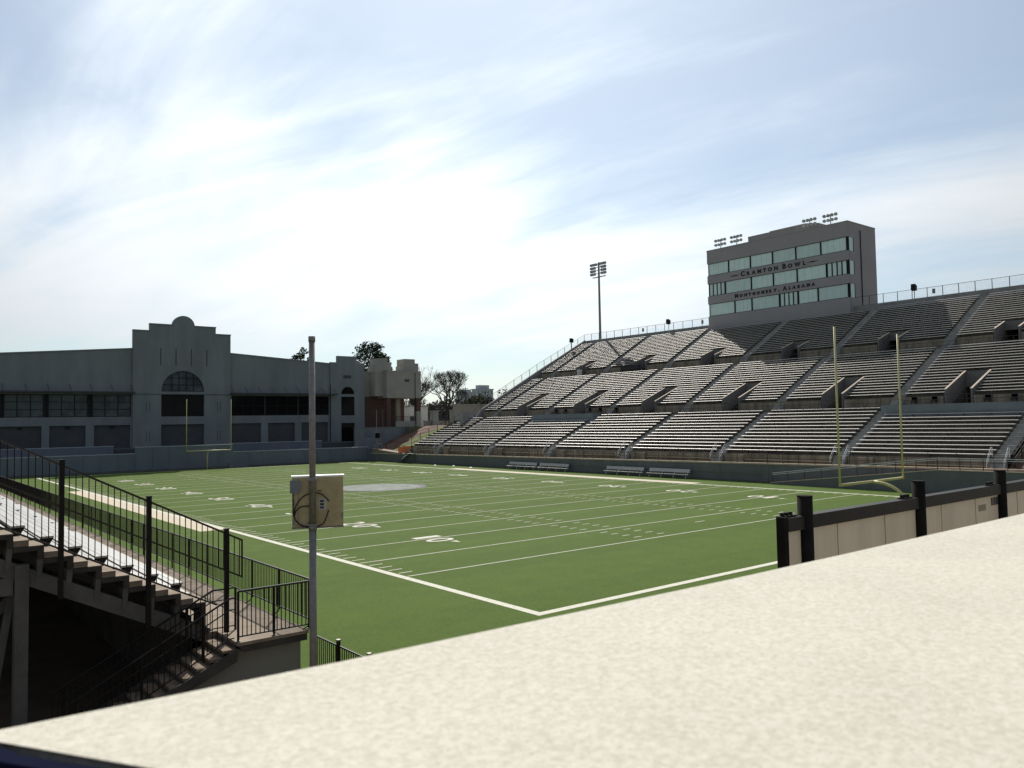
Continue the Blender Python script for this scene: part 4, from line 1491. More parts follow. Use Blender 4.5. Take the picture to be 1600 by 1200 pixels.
rw = thing('retaining_wall', 'pale retaining wall under the brick entrance building', 'wall', (65, 119.5, 0))
MB().box(55.4, 76.0, 119.6, 120.1, 0, 6.15).build('wall_face', 'plat_wall', rw)
MB().box(55.3, 76.1, 119.5, 120.2, 6.152, 6.30).build('coping', 'plat_wall', rw)
MB().box(57.5, 62.0, 119.52, 119.597, 4.4, 5.6).build('blue_banner', 'end_wall', rw)

# scoreboard-like clock on two thin posts and flagpoles in the far corner
sc_ = thing('play_clock', 'small far play clock on thin post beside building corner', 'play clock', (55.6, 111.5, 0))
MB().tube((55.7, 111.5, 0), (55.7, 111.5, 9.6), .07, n=8).build('post', 'galv', sc_)
MB().box(55.1, 56.3, 111.2, 111.42, 4.1, 5.4).build('case', 'junction', sc_)
MB().box(55.2, 56.2, 111.17, 111.197, 4.25, 5.25).build('display', 'glass_black', sc_)
MB().box(54.7, 56.9, 111.3, 111.6, 2.45, 3.2).build('base_box', 'end_wall', sc_)
t = tag(MB().tube((61.2, 118.8, 1.5), (61.2, 118.8, 9.6), .05, .03, n=8).tube((61.2, 118.8, 9.6), (61.2, 118.8, 9.75), .08, n=8).build('thin_pole', 'galv'), 'thin pale pole in front of the brick wall', 'pole')
cf = thing('corner_railing', 'black railing round the far corner below the retaining wall', 'railing', (58, 108, 1.6))
railing(cf, [(55.6, 112.4, 2.4), (57.4, 108.3, 2.0), (58.0, 103.2, 1.8)], .95, 1.6, 'black')
structure(MB().prism([(55.25, 101.4, 1.6), (57.2, 101.4, 1.6), (57.2, 113, 2.3), (55.25, 113, 2.3)], (0, 0, -2.0)), 'corner_walkway', 'conc_tan', 'concrete walkway turning the far corner of field')

# ================================================================== STREET LEVEL: pillars, walls, car, signs, houses
def pillar(x, y, w, h, label):
    t = thing('gate_pillar', label, 'pillar', (x, y, 6.3), 'gate pillars at street level')
    MB().box(x-w/2, x+w/2, y-w/2, y+w/2, 6.3, 6.3+h-.25).build('shaft', 'stucco_pale', t)
    MB().box(x-w/2-.1, x+w/2+.1, y-w/2-.1, y+w/2+.1, 6.3+h-.248, 6.3+h).build('cap', 'stucco_pale', t)


pillar(78.2, 126.0, 1.4, 3.4, 'left pale gate pillar next to the brick building')
pillar(82.9, 125.0, 1.5, 3.5, 'right pale gate pillar behind the blue sign')
t = thing('low_gate_wall', 'low pale wall between the two gate pillars', 'wall', (80.5, 126, 6.3))
MB().box(75.6, 77.45, 126.0, 126.3, 6.3, 7.3).build('wall_face', 'far_tan', t)
MB().box(75.55, 77.48, 125.9, 126.4, 7.302, 7.5).build('coping', 'stucco_pale', t)
MB().box(78.95, 82.1, 126.2, 126.5, 6.3, 7.4).build('wall_face', 'far_tan', t)
t = thing('white_shed', 'small white flat roofed building behind the left gate pillar', 'shed', (81, 140, 6.3))
MB().box(80.3, 85.6, 140, 146, 6.3, 10.9).build('wall', 'white_metal', t)
MB().box(80.1, 85.8, 139.8, 146.2, 10.902, 11.2).build('roof', 'stucco_pale', t)
MB().box(80.6, 83.0, 139.95, 139.997, 6.35, 8.6).build('door', 'recess', t)
t = thing('boundary_wall', 'long tan block wall behind the far end of bleachers', 'wall', (90, 128, 6.3))
for i in range(5):
    MB().box(84.9+i*2.6, 84.9+i*2.6+2.58, 128, 128.4, 6.3, 10.9).build('wall_bay', 'far_tan', t)
MB().box(84.8, 98.0, 127.9, 128.5, 10.902, 11.2).build('coping', 'stucco_pale', t)
t = thing('blue_sign', 'round cornered blue sign board on a post by the bleachers', 'sign', (75, 105, 5.5))
MB().tube((75.3, 106.0, 5.6), (75.3, 106.0, 7.2), .06, n=6).build('post', 'black', t)
MB().prism([(74.45, 106.06, 7.1), (76.1, 106.06, 7.1), (76.1, 106.06, 8.15), (75.95, 106.06, 8.35), (74.6, 106.06, 8.35), (74.45, 106.06, 8.15)], (0, .08, 0)).build('board', 'sign_blue', t)
MB().prism([(75.27, 106.055, 7.4), (75.75, 106.055, 7.4), (75.75, 106.055, 7.9), (75.27, 106.055, 7.9)], (0, -.01, 0)).build('emblem', 'junction', t)


def car(x, y, m, label, ang=0.0):
    t = thing('parked_car', label, 'car', (x, y, 6.3), 'cars parked at street level')
    prof = [(-2.2, .35), (2.2, .35), (2.25, .75), (1.35, .95), (.75, 1.42), (-.95, 1.45), (-1.8, 1.0), (-2.25, .9)]
    MB().prism([(x+a, y-.85, 6.3+b) for a, b in prof], (0, 1.7, 0)).build('body', m, t)
    MB().prism([(x+1.2, y-.87, 7.27), (x+.7, y-.87, 7.66), (x-.9, y-.87, 7.69), (x-1.55, y-.87, 7.28)], (0, .018, 0)).build('window', 'glass', t)
    for a in (-1.4, 1.4):
        MB().tube((x+a, y-.9, 6.63), (x+a, y-.66, 6.63), .33, n=12).build('wheel', 'tyre', t)


car(101.0, 158, 'car', 'silver car parked between the gate pillars')
car(97.5, 176, 'car_dark', 'dark car parked beyond the silver car')


def house(x, y, w, d, h, m, roof, label, cat='building', nwx=6, nwz=2, pitched=False, name='far_building'):
    t = thing(name, label, cat, (x, y, 6.3))
    MB().box(x-w/2, x+w/2, y, y+d, 6.3, 6.3+h).build('wall', m, t)
    if pitched:
        MB().prism([(x-w/2-.6, y-.6, 6.302+h), (x+w/2+.6, y-.6, 6.302+h), (x+w/2-1.5, y+d/2, 6.3+h+w*.16), (x-w/2+1.5, y+d/2, 6.3+h+w*.16)], (0, .3, 0)).build('roof', roof, t)
    else:
        MB().box(x-w/2-.4, x+w/2+.4, y-.4, y+d+.4, 6.302+h, 6.3+h+.5).build('roof', roof, t)
    for i in range(nwx):
        for k in range(nwz):
            cx = x-w/2+w*(i+.5)/nwx
            cz = 6.3+h*(k+.55)/nwz
            MB().box(cx-w/nwx*.22, cx+w/nwx*.22, y-.06, y-.004, cz-h/nwz*.28, cz+h/nwz*.28).build('window', 'far_window', t)
    return t


house(263, 370, 12, 5, 19, 'far_wall', 'far_wall', 'pale grey office block on the skyline, left of the two', nwx=5, nwz=4)
MB().box(259, 266, 371, 374, 25.82, 27.2).build('roof_storey', 'far_wall', bpy.data.objects['far_building'])
house(291, 390, 13, 6, 22, 'far_wall', 'far_wall', 'taller pale grey block on the skyline by bare trees', nwx=5, nwz=5)
MB().box(287, 295, 391, 395, 28.82, 31.2).build('roof_storey', 'far_wall', bpy.data.objects['far_building.001'])
house(205, 330, 26, 12, 6.0, 'far_tan', 'far_roof', 'low house with reddish roof behind the bare tree', 'house', 5, 1, True, 'far_house')
house(176, 240, 30, 12, 4.6, 'far_tan', 'far_roof', 'long low reddish building near the foot of the skyline', 'house', 7, 1, False, 'far_house')
house(146, 215, 26, 10, 4.6, 'far_wall', 'white_metal', 'long low pale roofed shed beyond the tan wall', 'shed', 6, 1, False, 'far_shed')


def utility_pole(x, y, h, label):
    t = thing('utility_pole', label, 'utility pole', (x, y, 6.3), 'dark poles against the sky')
    MB().tube((x, y, 6.3), (x, y, 6.3+h), .16, .11, n=8).build('pole', 'bark', t)
    MB().box(x-1.0, x+1.0, y-.06, y+.06, 6.3+h-.5, 6.3+h-.36).build('crossarm', 'bark', t)


utility_pole(122.5, 176, 11.5, 'dark utility pole right of the big bare tree')
utility_pole(139.0, 188, 11.0, 'dark utility pole before the pale office block')
utility_pole(166, 205, 8.5, 'short dark pole before the taller grey block')
for x, y, h, lab in ((100.2, 121, 4.2, 'short black lamp post at the end of tan wall'), (89.0, 119.5, 3.4, 'black post standing against the tan block wall')):
    tag(MB().tube((x, y, 6.3), (x, y, 6.3+h), .08, .06, n=8).tube((x, y, 6.3+h), (x, y, 6.3+h+.5), .18, .08, n=8).build('lamp_post', 'black'), lab, 'lamp post')


# ------------------------------------------------------------------ trees
def bare_tree(x, y, z0, h, spread, label, seed, levels=6, lean=0.0, trunk_r=.34):
    r = random.Random(seed)
    t = thing('bare_tree', label, 'tree', (x, y, z0), 'leafless winter trees')
    trunk, crown = MB(), MB()

    def grow(p, d, ln, rad, lv):
        n = 2 if lv < 3 else 1
        q = p
        for i in range(n):
            d = (d + Vector((r.uniform(-.16, .16), r.uniform(-.16, .16), r.uniform(-.04, .12)))).normalized()
            q2 = q + d*(ln/n)
            (trunk if lv < 2 else crown).tube(q, q2, max(.022, rad*(1-.22*i/n)), max(.018, rad*(1-.22*(i+1)/n)), n=6 if lv < 2 else (4 if lv < 4 else 3), caps=False)
            q = q2
        if lv >= levels:
            return
        k = r.choice((2, 3, 3)) if lv > 0 else 5
        for _ in range(k):
            a = Vector((r.uniform(-1, 1), r.uniform(-1, 1), r.uniform(-.25, .85)))
            nd = (d*.75 + a*spread).normalized()
            if nd.z < -.15:
                nd.z = .05
            grow(q, nd.normalized(), ln*r.uniform(.62, .86), rad*r.uniform(.52, .70), lv+1)
    grow(Vector((x, y, z0)), Vector((lean, 0, 1)).normalized(), h*.24, trunk_r, 0)
    trunk.build('trunk', 'bark', t)
    crown.build('crown', 'twig', t)
    return t


def leafy(mb, c, rad, n, size, r, flat=1.0):
    """leaf-sized faces through the volume of one clump"""
    for _ in range(n):
        while True:
            v = Vector((r.uniform(-1, 1), r.uniform(-1, 1), r.uniform(-1, 1)))
            if v.length < 1:
                break
        p = Vector(c)+Vector((v.x*rad, v.y*rad, v.z*rad*flat))
        a = Vector((r.gauss(0, 1), r.gauss(0, 1), r.gauss(0, 1))).normalized()
        b = a.orthogonal().normalized()
        cc = a.cross(b)
        s = size*r.uniform(.6, 1.4)
        mb.poly([p+b*s, p+cc*s*.6, p-b*s*.8, p-cc*s*.5])


def pine(x, y, z0, h, w, label, seed, n=60, m='needle', leaf=.34, name='pine_tree', crown_from=.45, group='evergreens behind the hall'):
    r = random.Random(seed)
    t = thing(name, label, 'tree', (x, y, z0), group)
    tr, cr = MB(), MB()
    tr.tube((x, y, z0), (x+.3, y, z0+h*.8), .32, .12, n=7)
    for i in range(n):
        f = r.random()
        zz = z0+h*(crown_from+(1-crown_from)*f)
        rr = w*math.sqrt(max(.05, 1-(2*f-.85)**2/1.6))*r.uniform(.25, 1.0)
        a = r.uniform(0, 6.283)
        c = (x+rr*math.cos(a), y+rr*math.sin(a), zz+r.uniform(-.4, .4))
        if rr > w*.35:
            tr.tube((x+.2, y, zz-h*.08), c, .07, .03, n=4, caps=False)
        leafy(cr, c, w*r.uniform(.16, .30), 46, leaf, r, .7)
    tr.build('trunk', 'bark', t)
    cr.build('crown', m, t)
    return t


bare_tree(107.0, 164, 6.3, 17.2, .72, 'large bare spreading tree right of the brick building', 5, 8, .05, .50)
bare_tree(101.0, 172, 6.3, 19.0, .5, 'tall thin bare tree just behind the brick turret', 9, 6, -.05, .34)
bare_tree(104.5, 178, 6.3, 16.0, .6, 'bare tree filling the gap beside the brick turret', 77, 7, 0.0, .4)
bare_tree(112.0, 190, 6.3, 12.0, .6, 'smaller bare tree behind the big spreading one', 14, 6)
bare_tree(186, 236, 6.3, 15.0, .6, 'bare tree beside the long reddish building', 21, 6)
bare_tree(200, 232, 6.3, 14.0, .6, 'bare tree nearest the sloping side parapet', 23, 6)
bare_tree(160, 262, 6.3, 14.0, .55, 'bare tree in front of the taller grey block', 27, 6)
pine(75.6, 190, 6.3, 22.0, 4.0, 'leftmost small evergreen peeking over the hall roof', 31, 34, crown_from=.6)
pine(92.6, 182, 6.3, 23.6, 6.4, 'biggest dark evergreen behind the corner turret', 33, 90, crown_from=.5)
pine(99.0, 186, 6.3, 21.4, 3.6, 'evergreen between the biggest one and the turret', 37, 46, crown_from=.55)
pine(106.0, 196, 6.3, 20.6, 3.0, 'narrow evergreen seen between the two turrets', 41, 36, crown_from=.55)


def bush(x, y, h, w, label, seed, m='leaf_olive', n=40):
    r = random.Random(seed)
    t = thing('shrub', label, 'shrub', (x, y, 6.3), 'brush beyond the street level ground')
    st_, cr = MB(), MB()
    for i in range(5):
        st_.tube((x, y, 6.3), (x+r.uniform(-w, w)*.5, y+r.uniform(-w, w)*.4, 6.3+h*.7), .08, .03, n=4)
    for i in range(n):
        c = (x+r.uniform(-w, w), y+r.uniform(-w, w)*.5, 6.3+h*r.uniform(.12, .9)*(1-.3*abs(r.uniform(-1, 1))))
        leafy(cr, c, h*.17, 34, h*.045, r, .8)
    st_.build('stem', 'bark', t)
    cr.build('foliage', m, t)


bush(141, 215, 9.0, 8.0, 'dense grey-brown thicket behind the big bare tree', 61, 'twig', 90)
bush(205, 300, 14.0, 14.0, 'brown treeline left of the office block', 62, 'twig', 90)
bush(240, 340, 13.0, 14.0, 'olive brush hiding the foot of the office block', 63, 'leaf_olive', 80)
bush(116, 196, 5.0, 6.0, 'olive brush at the foot of the large bare tree', 51)
bush(98.5, 190, 6.0, 5.0, 'tall olive brush behind the white shed', 52)
bush(106, 150, 2.6, 3.0, 'dark low shrub beside the parked cars', 53, 'needle', 30)
bush(124, 178, 3.6, 3.4, 'rounded tan shrub by the first utility pole', 54)
bush(133, 230, 7.0, 9.0, 'reddish brush screening the low house', 55, 'leaf_red', 60)
bush(192, 262, 14.0, 9, 'olive treetops left of the taller grey block', 56, 'leaf_olive', 60)
bush(214, 262, 15.5, 12, 'olive treetops right of the taller grey block', 57, 'leaf_olive', 70)
bush(232, 258, 17.0, 12, 'brush meeting the sloping side parapet', 58, 'leaf_red', 60)
bush(262, 420, 13.0, 26, 'far olive trees between the two skyline blocks', 59, 'leaf_olive', 60)

# ================================================================== NEAR LEFT STAND
ls_ = thing('near_bleachers', 'near left bleacher stand with aluminium planks on concrete tiers', 'bleachers', (-14, 20, 0))
NR = 11
TP, TR = .573, .292
YE = -2.0          # cut end that faces the camera
YFAR = 62.0


def ntier(i):
    """front edge x and tread z of row i of the near stand"""
    return -12.42-TP*i, 2.30+TR*(i+1)


for i in range(NR):
    x, z = ntier(i)
    # L-shaped precast tier: tread slab and riser
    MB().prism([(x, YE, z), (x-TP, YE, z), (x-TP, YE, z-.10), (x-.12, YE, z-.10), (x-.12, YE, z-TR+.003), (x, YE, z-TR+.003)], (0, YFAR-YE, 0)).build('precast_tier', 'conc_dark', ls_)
    # half step of the end aisle
    MB().box(x-.004-TP*.5, x-.004, YE+.02, YE+1.0, z-TR+.004 if False else z+.004, z+.012).build('tread_nosing', 'conc_tan', ls_)
    MB().box(x-TP+.004, x-TP*.5, YE+.02, YE+1.0, z+.013, z+TR*.5).build('aisle_step', 'conc_tan', ls_)
    # support stub between raker and tier
    MB().prism([(x-.005, YE+.02, z-TR), (x-.12, YE+.02, z-TR), (x-.15, YE+.02, z-TR-.48), (x-.05, YE+.02, z-TR-.48)], (0, .5, 0)).build('tier_stub', 'conc_beam', ls_)
BY = [YE+1.08, 12.5, 13.7, 27.5, 28.7, 42.5, 43.7, YFAR]
for i in range(NR):
    x, z = ntier(i)
    bx, bz = x-.36, z+.36
    for a, b in zip(BY[::2], BY[1::2]):
        MB().box(bx-.14, bx-.007, a, b, bz-.045, bz).build('bench_plank', 'alu_near', ls_)
        MB().box(bx+.007, bx+.14, a, b, bz-.045, bz).build('bench_plank', 'alu_near', ls_)
        MB().box(x-.20, x-.03, a+.05, b-.05, z+.02, z+.05).build('foot_plank', 'alu_near', ls_)
    for y in (BY[0]+.05, 3.5, 7.6):
        MB().prism([(bx-.13, y, bz-.046), (bx+.15, y, bz-.046), (bx-.02, y, z+.012), (bx-.10, y, z+.012)], (0, .05, 0)).build('bench_bracket', 'black', ls_)
# raker beam, column, cross braces
sl = .505
xb0, zb0 = -12.3, 1.56
xb1 = -20.5
MB().prism([(xb0, YE+.04, zb0), (xb1, YE+.04, zb0+sl*(xb0-xb1)), (xb1, YE+.04, zb0+sl*(xb0-xb1)+.38), (xb0, YE+.04, zb0+.38)], (0, .42, 0)).build('raker_beam', 'conc_beam', ls_)
for yy in (4.6, 11.2, 17.8, 30.0, 42.0):
    MB().prism([(xb0, yy, zb0), (xb1, yy, zb0+sl*(xb0-xb1)), (xb1, yy, zb0+sl*(xb0-xb1)+.50), (xb0, yy, zb0+.50)], (0, .42, 0)).build('raker_beam', 'conc_beam', ls_)
    MB().box(-16.45, -16.1, yy, yy+.42, 0, 3.6).build('column', 'conc_beam', ls_)
MB().box(-16.40, -16.14, YE-.06, YE+.24, 0, 3.98).build('column', 'conc_beam', ls_)
MB().box(-20.6, -16.42, YE+.02, YE+.26, 3.35, 3.72).build('cross_beam', 'conc_beam', ls_)
MB().bar((-16.35, YE+.5, 3.3), (-19.2, YE+.5, .05), .14, .16).build('brace', 'conc_beam', ls_)
MB().bar((-16.4, YE+.3, 3.5), (-16.9, YE+.3, .05), .12, .14).build('brace', 'conc_beam', ls_)
MB().box(-12.8, -12.6, -1.5, YFAR, 0, 2.2).build('back_wall', 'conc_dark', ls_)  # added with the rear walls to keep light out below the tiers
MB().box(-22, -21.8, YE, YFAR, 0, 6.6).build('rear_shade_wall', 'conc_dark', ls_)  # added enclosure, keeps the space under the stand dark
MB().prism([(-12.9, 20.0, 0), (-21.9, 20.0, 0), (-21.9, 20.0, 5.6), (-12.9, 20.0, 1.6)], (0, .3, 0)).build('rear_shade_wall', 'conc_dark', ls_)
# front walkway slab with the near landing and its wall
WZ = 1.86
MB().box(-12.42, -10.42, YE+.002, YFAR, WZ-.26, WZ).build('walkway_slab', 'conc_tan', ls_)
for k in range(16):
    MB().box(-12.40, -10.44, 1.2+k*3.6, 1.215+k*3.6, WZ+.001, WZ+.004).build('slab_joint', 'conc_dark', ls_)
MB().box(-12.16, -10.42, -3.47, -2.0, WZ-.075, WZ).build('landing', 'conc_tan', ls_)
MB().prism([(-12.14, -3.43, WZ-.077), (-10.44, -3.43, WZ-.077), (-10.44, -3.43, WZ-.24), (-12.0, -3.43, WZ-.24)], (0, 1.42, 0)).build('landing_slab', 'conc_dark', ls_)  # dark lower band paints the shade under the landing edge
MB().prism([(-16.2, -3.12, 0), (-10.55, -3.12, 0), (-10.55, -3.12, WZ-.225), (-12.1, -3.12, WZ-.225), (-12.4, -3.12, WZ-.42), (-15.6, -3.12, .02)], (0, .25, 0)).build('landing_wall', 'conc_mid', ls_)
MB().box(-10.62, -10.47, -3.1, YFAR, 0, WZ-.262).build('front_shade_wall', 'conc_mid', ls_)  # closes the walkway front, added to block sun below the stand

es = thing('concrete_stair', 'shadowed concrete stair descending left from the near landing', 'stairs', (-14, -2.8, 0))
for k in range(12):
    x = -12.16-.29*k
    z = WZ-.146*(k+1)
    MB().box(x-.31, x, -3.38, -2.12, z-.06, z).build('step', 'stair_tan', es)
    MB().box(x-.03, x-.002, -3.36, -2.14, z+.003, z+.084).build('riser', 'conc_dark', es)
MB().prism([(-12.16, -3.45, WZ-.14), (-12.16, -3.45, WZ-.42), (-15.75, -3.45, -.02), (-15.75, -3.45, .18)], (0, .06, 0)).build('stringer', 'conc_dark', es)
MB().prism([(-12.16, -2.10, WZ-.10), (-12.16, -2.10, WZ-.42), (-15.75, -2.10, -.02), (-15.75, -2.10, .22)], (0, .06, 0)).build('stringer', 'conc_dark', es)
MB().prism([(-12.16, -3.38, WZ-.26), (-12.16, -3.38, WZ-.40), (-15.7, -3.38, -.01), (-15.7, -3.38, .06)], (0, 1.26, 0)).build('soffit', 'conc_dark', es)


def bars(parent, p, q, z_lo, z_hi, spacing, r=.0095, m='black', name='baluster', limit=None):
    """square upright bars between two rails, sharing one mesh when their length is the same"""
    p, q = Vector(p), Vector(q)
    n = max(1, round((q-p).length/spacing))
    proto = None
    out = []
    for i in range(1, n):
        b = p.lerp(q, i/n)
        ln = (z_hi-z_lo)
        if proto is None:
            me = MB().box(-r, r, -r, r, 0, ln).mesh(name)
            me.materials.append(MT[m])
            proto = me
        o = link(name, proto, parent)
        o.location = (b.x, b.y, b.z+z_lo)
        out.append(o)
    return out


# tall sloping railing closing the end of the stand
ER = thing('stand_end_railing', 'tall black sloping picket railing closing the stand end', 'railing', (-14, -2.4, 3))
YR = -2.45


def top_at(x):
    return 4.26 + (-12.07-x)*.513


xa, xb = -11.69, -19.0
for off, w in ((0, .045), (-.89, .038), (-1.79, .038)):
    xs_ = xa if off > -1.0 else -12.3
    MB().bar((xs_, YR, top_at(xs_)+off), (xb, YR, top_at(xb)+off), .04, w).build('rail', 'gloss_black', ER)
ln_ = 1.79
me_b = MB().box(-.009, .009, -.009, .009, 0, ln_).mesh('baluster')
me_b.materials.append(MT['black'])
x = xa-.06
i = 0
while x > xb:
    near = min(abs(x-q) for q in (-12.07, -13.84, -15.61, -17.38))
    if near > .045:
        lo = top_at(x)-ln_
        if x > -12.35:
            o = MB().box(x-.009, x+.009, YR-.009, YR+.009, top_at(x)-.89, top_at(x)).build('baluster', 'black', ER)
        else:
            o = link('baluster', me_b, ER)
            o.location = (x, YR, lo)
    x -= .128
MB().bar((xa, YR, top_at(xa)+.02), (xa, YR, top_at(xa)-.91), .035, .035).build('end_bar', 'black', ER)
for q in (-12.07, -13.84, -15.61, -17.38):
    zb_ = max(1.9, zb0+sl*(xb0-q)+.0)
    p_ = MB().box(q-.05, q+.05, YR-.05, YR+.05, zb_, top_at(q)+.10).build('post', 'black', ER)
    sub(MB().box(q-.058, q+.058, YR-.058, YR+.058, top_at(q)+.102, top_at(q)+.13), 'cap', 'black', p_)

# landing guard rail facing the camera, and return to the stand
LR = thing('landing_railing', 'black picket guard rail along the near edge of landing', 'railing', (-11.2, -3.4, WZ))
YL = -3.38
MB().bar((-12.12, YL, 3.02), (-10.35, YL, 3.02), .045, .045).build('rail', 'gloss_black', LR)
MB().bar((-12.12, YL, WZ+.12), (-10.35, YL, WZ+.12), .035, .03).build('rail', 'black', LR)
bars(LR, (-12.12, YL, 0), (-10.35, YL, 0), WZ+.12, 3.0, .105)
for q in (-12.12, -11.26, -10.37):
    o = MB().box(q-.022, q+.022, YL-.022, YL+.022, WZ+.002, 3.02).build('post', 'black', LR)
    sub(MB().tube((q, YL, WZ+.001), (q, YL, WZ+.03), .055, n=8), 'foot', 'galv', o)

SR = thing('stair_handrails', 'pair of black picket handrails following the shadowed stair', 'handrail', (-14, -2.8, 1))
for y, x0_ in ((-3.36, -12.14), (-2.16, -12.0)):
    sl2 = .146/.29
    xe = -15.7
    zt = WZ+1.02

    def hz(x):
        return zt-.0-max(0, -12.3-x)*sl2
    xs0 = -11.75 if y > -3 else -12.20
    for off, w in ((0, .045), (-.26, .03), (-.92, .03)):
        MB().path([(xs0, y, zt+off), (-12.3, y, zt+off), (xe, y, hz(xe)+off)], w*.5, 6).build('rail', 'black', SR)
    x = -12.36
    me_s = MB().box(-.008, .008, -.008, .008, 0, .92).mesh('baluster')
    me_s.materials.append(MT['black'])
    while x > xe:
        o = link('baluster', me_s, SR)
        o.location = (x, y, hz(x)-.92)
        x -= .115
    for q in ((xs0, -12.9, -14.2, -15.5) if y > -3 else (-12.9, -14.2, -15.5)):
        MB().box(q-.022, q+.022, y-.022, y+.022, max(.0, hz(q)-1.03), hz(q)).build('post', 'black', SR)

# picket fence along the front of the walkway
FF = thing('walkway_fence', 'long black picket fence along the front of the walkway', 'fence', (-10.3, 20, WZ))
XF = -10.32
for z, w in ((3.05, .04), (2.08, .032)):
    MB().bar((XF, -3.36, z), (XF, YFAR, z), .04, w).build('rail', 'black', FF)
me_p = MB().box(-.007, .007, -.007, .007, 0, .96).mesh('picket')
me_p.materials.append(MT['black'])
far_pk = MB()
y = -3.24
k = 0
while y < YFAR:
    if k < 260:
        o = link('picket', me_p, FF)
        o.location = (XF, y, 2.08)
    else:
        far_pk.box(XF-.007, XF+.007, y-.007, y+.007, 2.08, 3.04)
    y += .112
    k += 1
tag(far_pk.build('pickets', 'black', FF), None, None, None, 'stuff')
y = -3.36
while y < YFAR:
    o = MB().box(XF-.022, XF+.022, y-.022, y+.022, 2.0, 3.07).build('post', 'black', FF)
    if y > 2:
        sub(MB().box(XF-.02, XF+.02, y-.02, y+.02, 1.80, 1.999), 'foot', 'black', o)
        y += 1.93
        continue
    sub(MB().path([(XF, y, 2.02), (XF-.03, y, 1.95), (XF-.12, y, 1.90), (XF-.2, y, WZ+.01)], .015, 6), 'goose_foot', 'black', o)
    y += 1.93

# lower picket fence standing on the ground, running toward the camera
GF = thing('ground_fence', 'black picket fence on the turf edge below the landing', 'fence', (-10.1, -8, 0))
XG = -10.12
for z, w in ((1.62, .035), (.25, .03)):
    MB().bar((XG, -3.2, z), (XG, -15.6, z), .035, w).build('rail', 'black', GF)
me_g = MB().box(-.009, .009, -.009, .009, 0, 1.50).mesh('picket')
me_g.materials.append(MT['black'])
y = -3.3
while y > -15.6:
    o = link('picket', me_g, GF)
    o.location = (XG, y, .12)
    y -= .112
y = -4.45
while y > -15.7:
    p_ = MB().box(XG-.038, XG+.038, y-.038, y+.038, 0, 1.74).build('post', 'black', GF)
    sub(MB().box(XG-.046, XG+.046, y-.046, y+.046, 1.742, 1.772), 'cap', 'galv', p_)  # pale cap paints the bright highlight on the black post
    y -= 1.5

# ================================================================== POLE WITH PLAY CLOCK BACK
PXX, PYY = -11.86, -6.85
pl = thing('steel_pole', 'galvanised steel pole standing before the near landing', 'pole', (PXX, PYY, 0))
MB().tube((PXX, PYY, 0), (PXX, PYY, 4.86), .076, .073, n=20).build('lower_shaft', 'galv', pl, smooth=True)
MB().tube((PXX, PYY, 4.80), (PXX, PYY, 8.55), .066, .060, n=20).build('upper_shaft', 'galv', pl, smooth=True)
MB().tube((PXX, PYY, 8.55), (PXX, PYY, 8.66), .070, .070, n=20).build('cap', 'galv', pl, smooth=True)
MB().tube((PXX, PYY, 4.74), (PXX, PYY, 4.84), .084, .084, n=20).build('clamp', 'galv', pl, smooth=True)
MB().tube((PXX, PYY, 5.72), (PXX, PYY, 5.80), .078, .078, n=20).build('clamp', 'galv', pl, smooth=True)

pc = thing('play_clock', 'tarnished metal back of the play clock on galvanised pole', 'play clock', (PXX, PYY+.2, 4.9))
# local frame of the case, turned 24.7 degrees onto the camera's line of sight
dirv = Vector((math.sin(R(24.7)), math.cos(R(24.7)), 0))
sidev = Vector((dirv.y, -dirv.x, 0))


def loc(a, b, z):
    return Vector((PXX, PYY, 0)) + sidev*a + dirv*b + Vector((0, 0, z))


def obox(a0, a1, b0, b1, z0, z1):
    mb = MB()
    c = [loc(a0, b0, z0), loc(a1, b0, z0), loc(a1, b1, z0), loc(a0, b1, z0), loc(a0, b0, z1), loc(a1, b0, z1), loc(a1, b1, z1), loc(a0, b1, z1)]
    mb.v += [tuple(p) for p in c]
    mb.f += [(0, 3, 2, 1), (4, 5, 6, 7), (0, 1, 5, 4), (1, 2, 6, 5), (2, 3, 7, 6), (3, 0, 4, 7)]
    return mb


obox(-.40, .61, .085, .30, 4.80, 5.79).build('case', 'panel_back', pc)
obox(-.42, .63, .075, .32, 5.792, 5.83).build('top_flange', 'rail_alu', pc)  # bright strip paints the lit top edge of the case
obox(-.41, .62, .078, .31, 4.765, 4.798).build('bottom_flange', 'galv', pc)
obox(-.29, -.275, .076, .084, 4.82, 5.78).build('seam', 'galv', pc)
obox(-.43, -.24, -.05, .084, 5.50, 5.74).build('junction_box', 'junction', pc)
obox(-.44, -.23, -.055, -.051, 5.49, 5.75).build('box_lid', 'junction', pc)
obox(.12, .27, .079, .0845, 5.13, 5.36).build('label_plate', 'sticker', pc)
for k in range(3):
    obox(.145, .225, .074, .0785, 5.155+.065*k, 5.20+.065*k).build('label_print', 'ink', pc)
obox(.105, .18, .076, .0842, 5.505, 5.525).build('slot', 'ink', pc)


obox(.565, .60, .072, .0845, 4.95, 5.06).build('latch', 'galv', pc)
for q_ in (4.9, 5.3, 5.7):
    obox(-.395, -.355, .074, .0845, q_-.05, q_+.05).build('hinge', 'galv', pc)
for i_ in range(12):
    obox(-.37+.08*i_, -.355+.08*i_, .072, .0775, 4.775, 4.79).build('screw', 'ink', pc)
obox(-.12, .12, -.085, -.078, 5.735, 5.765).build('band', 'galv', pc)
obox(-.12, .12, -.09, -.083, 4.84, 4.87).build('band', 'galv', pc)


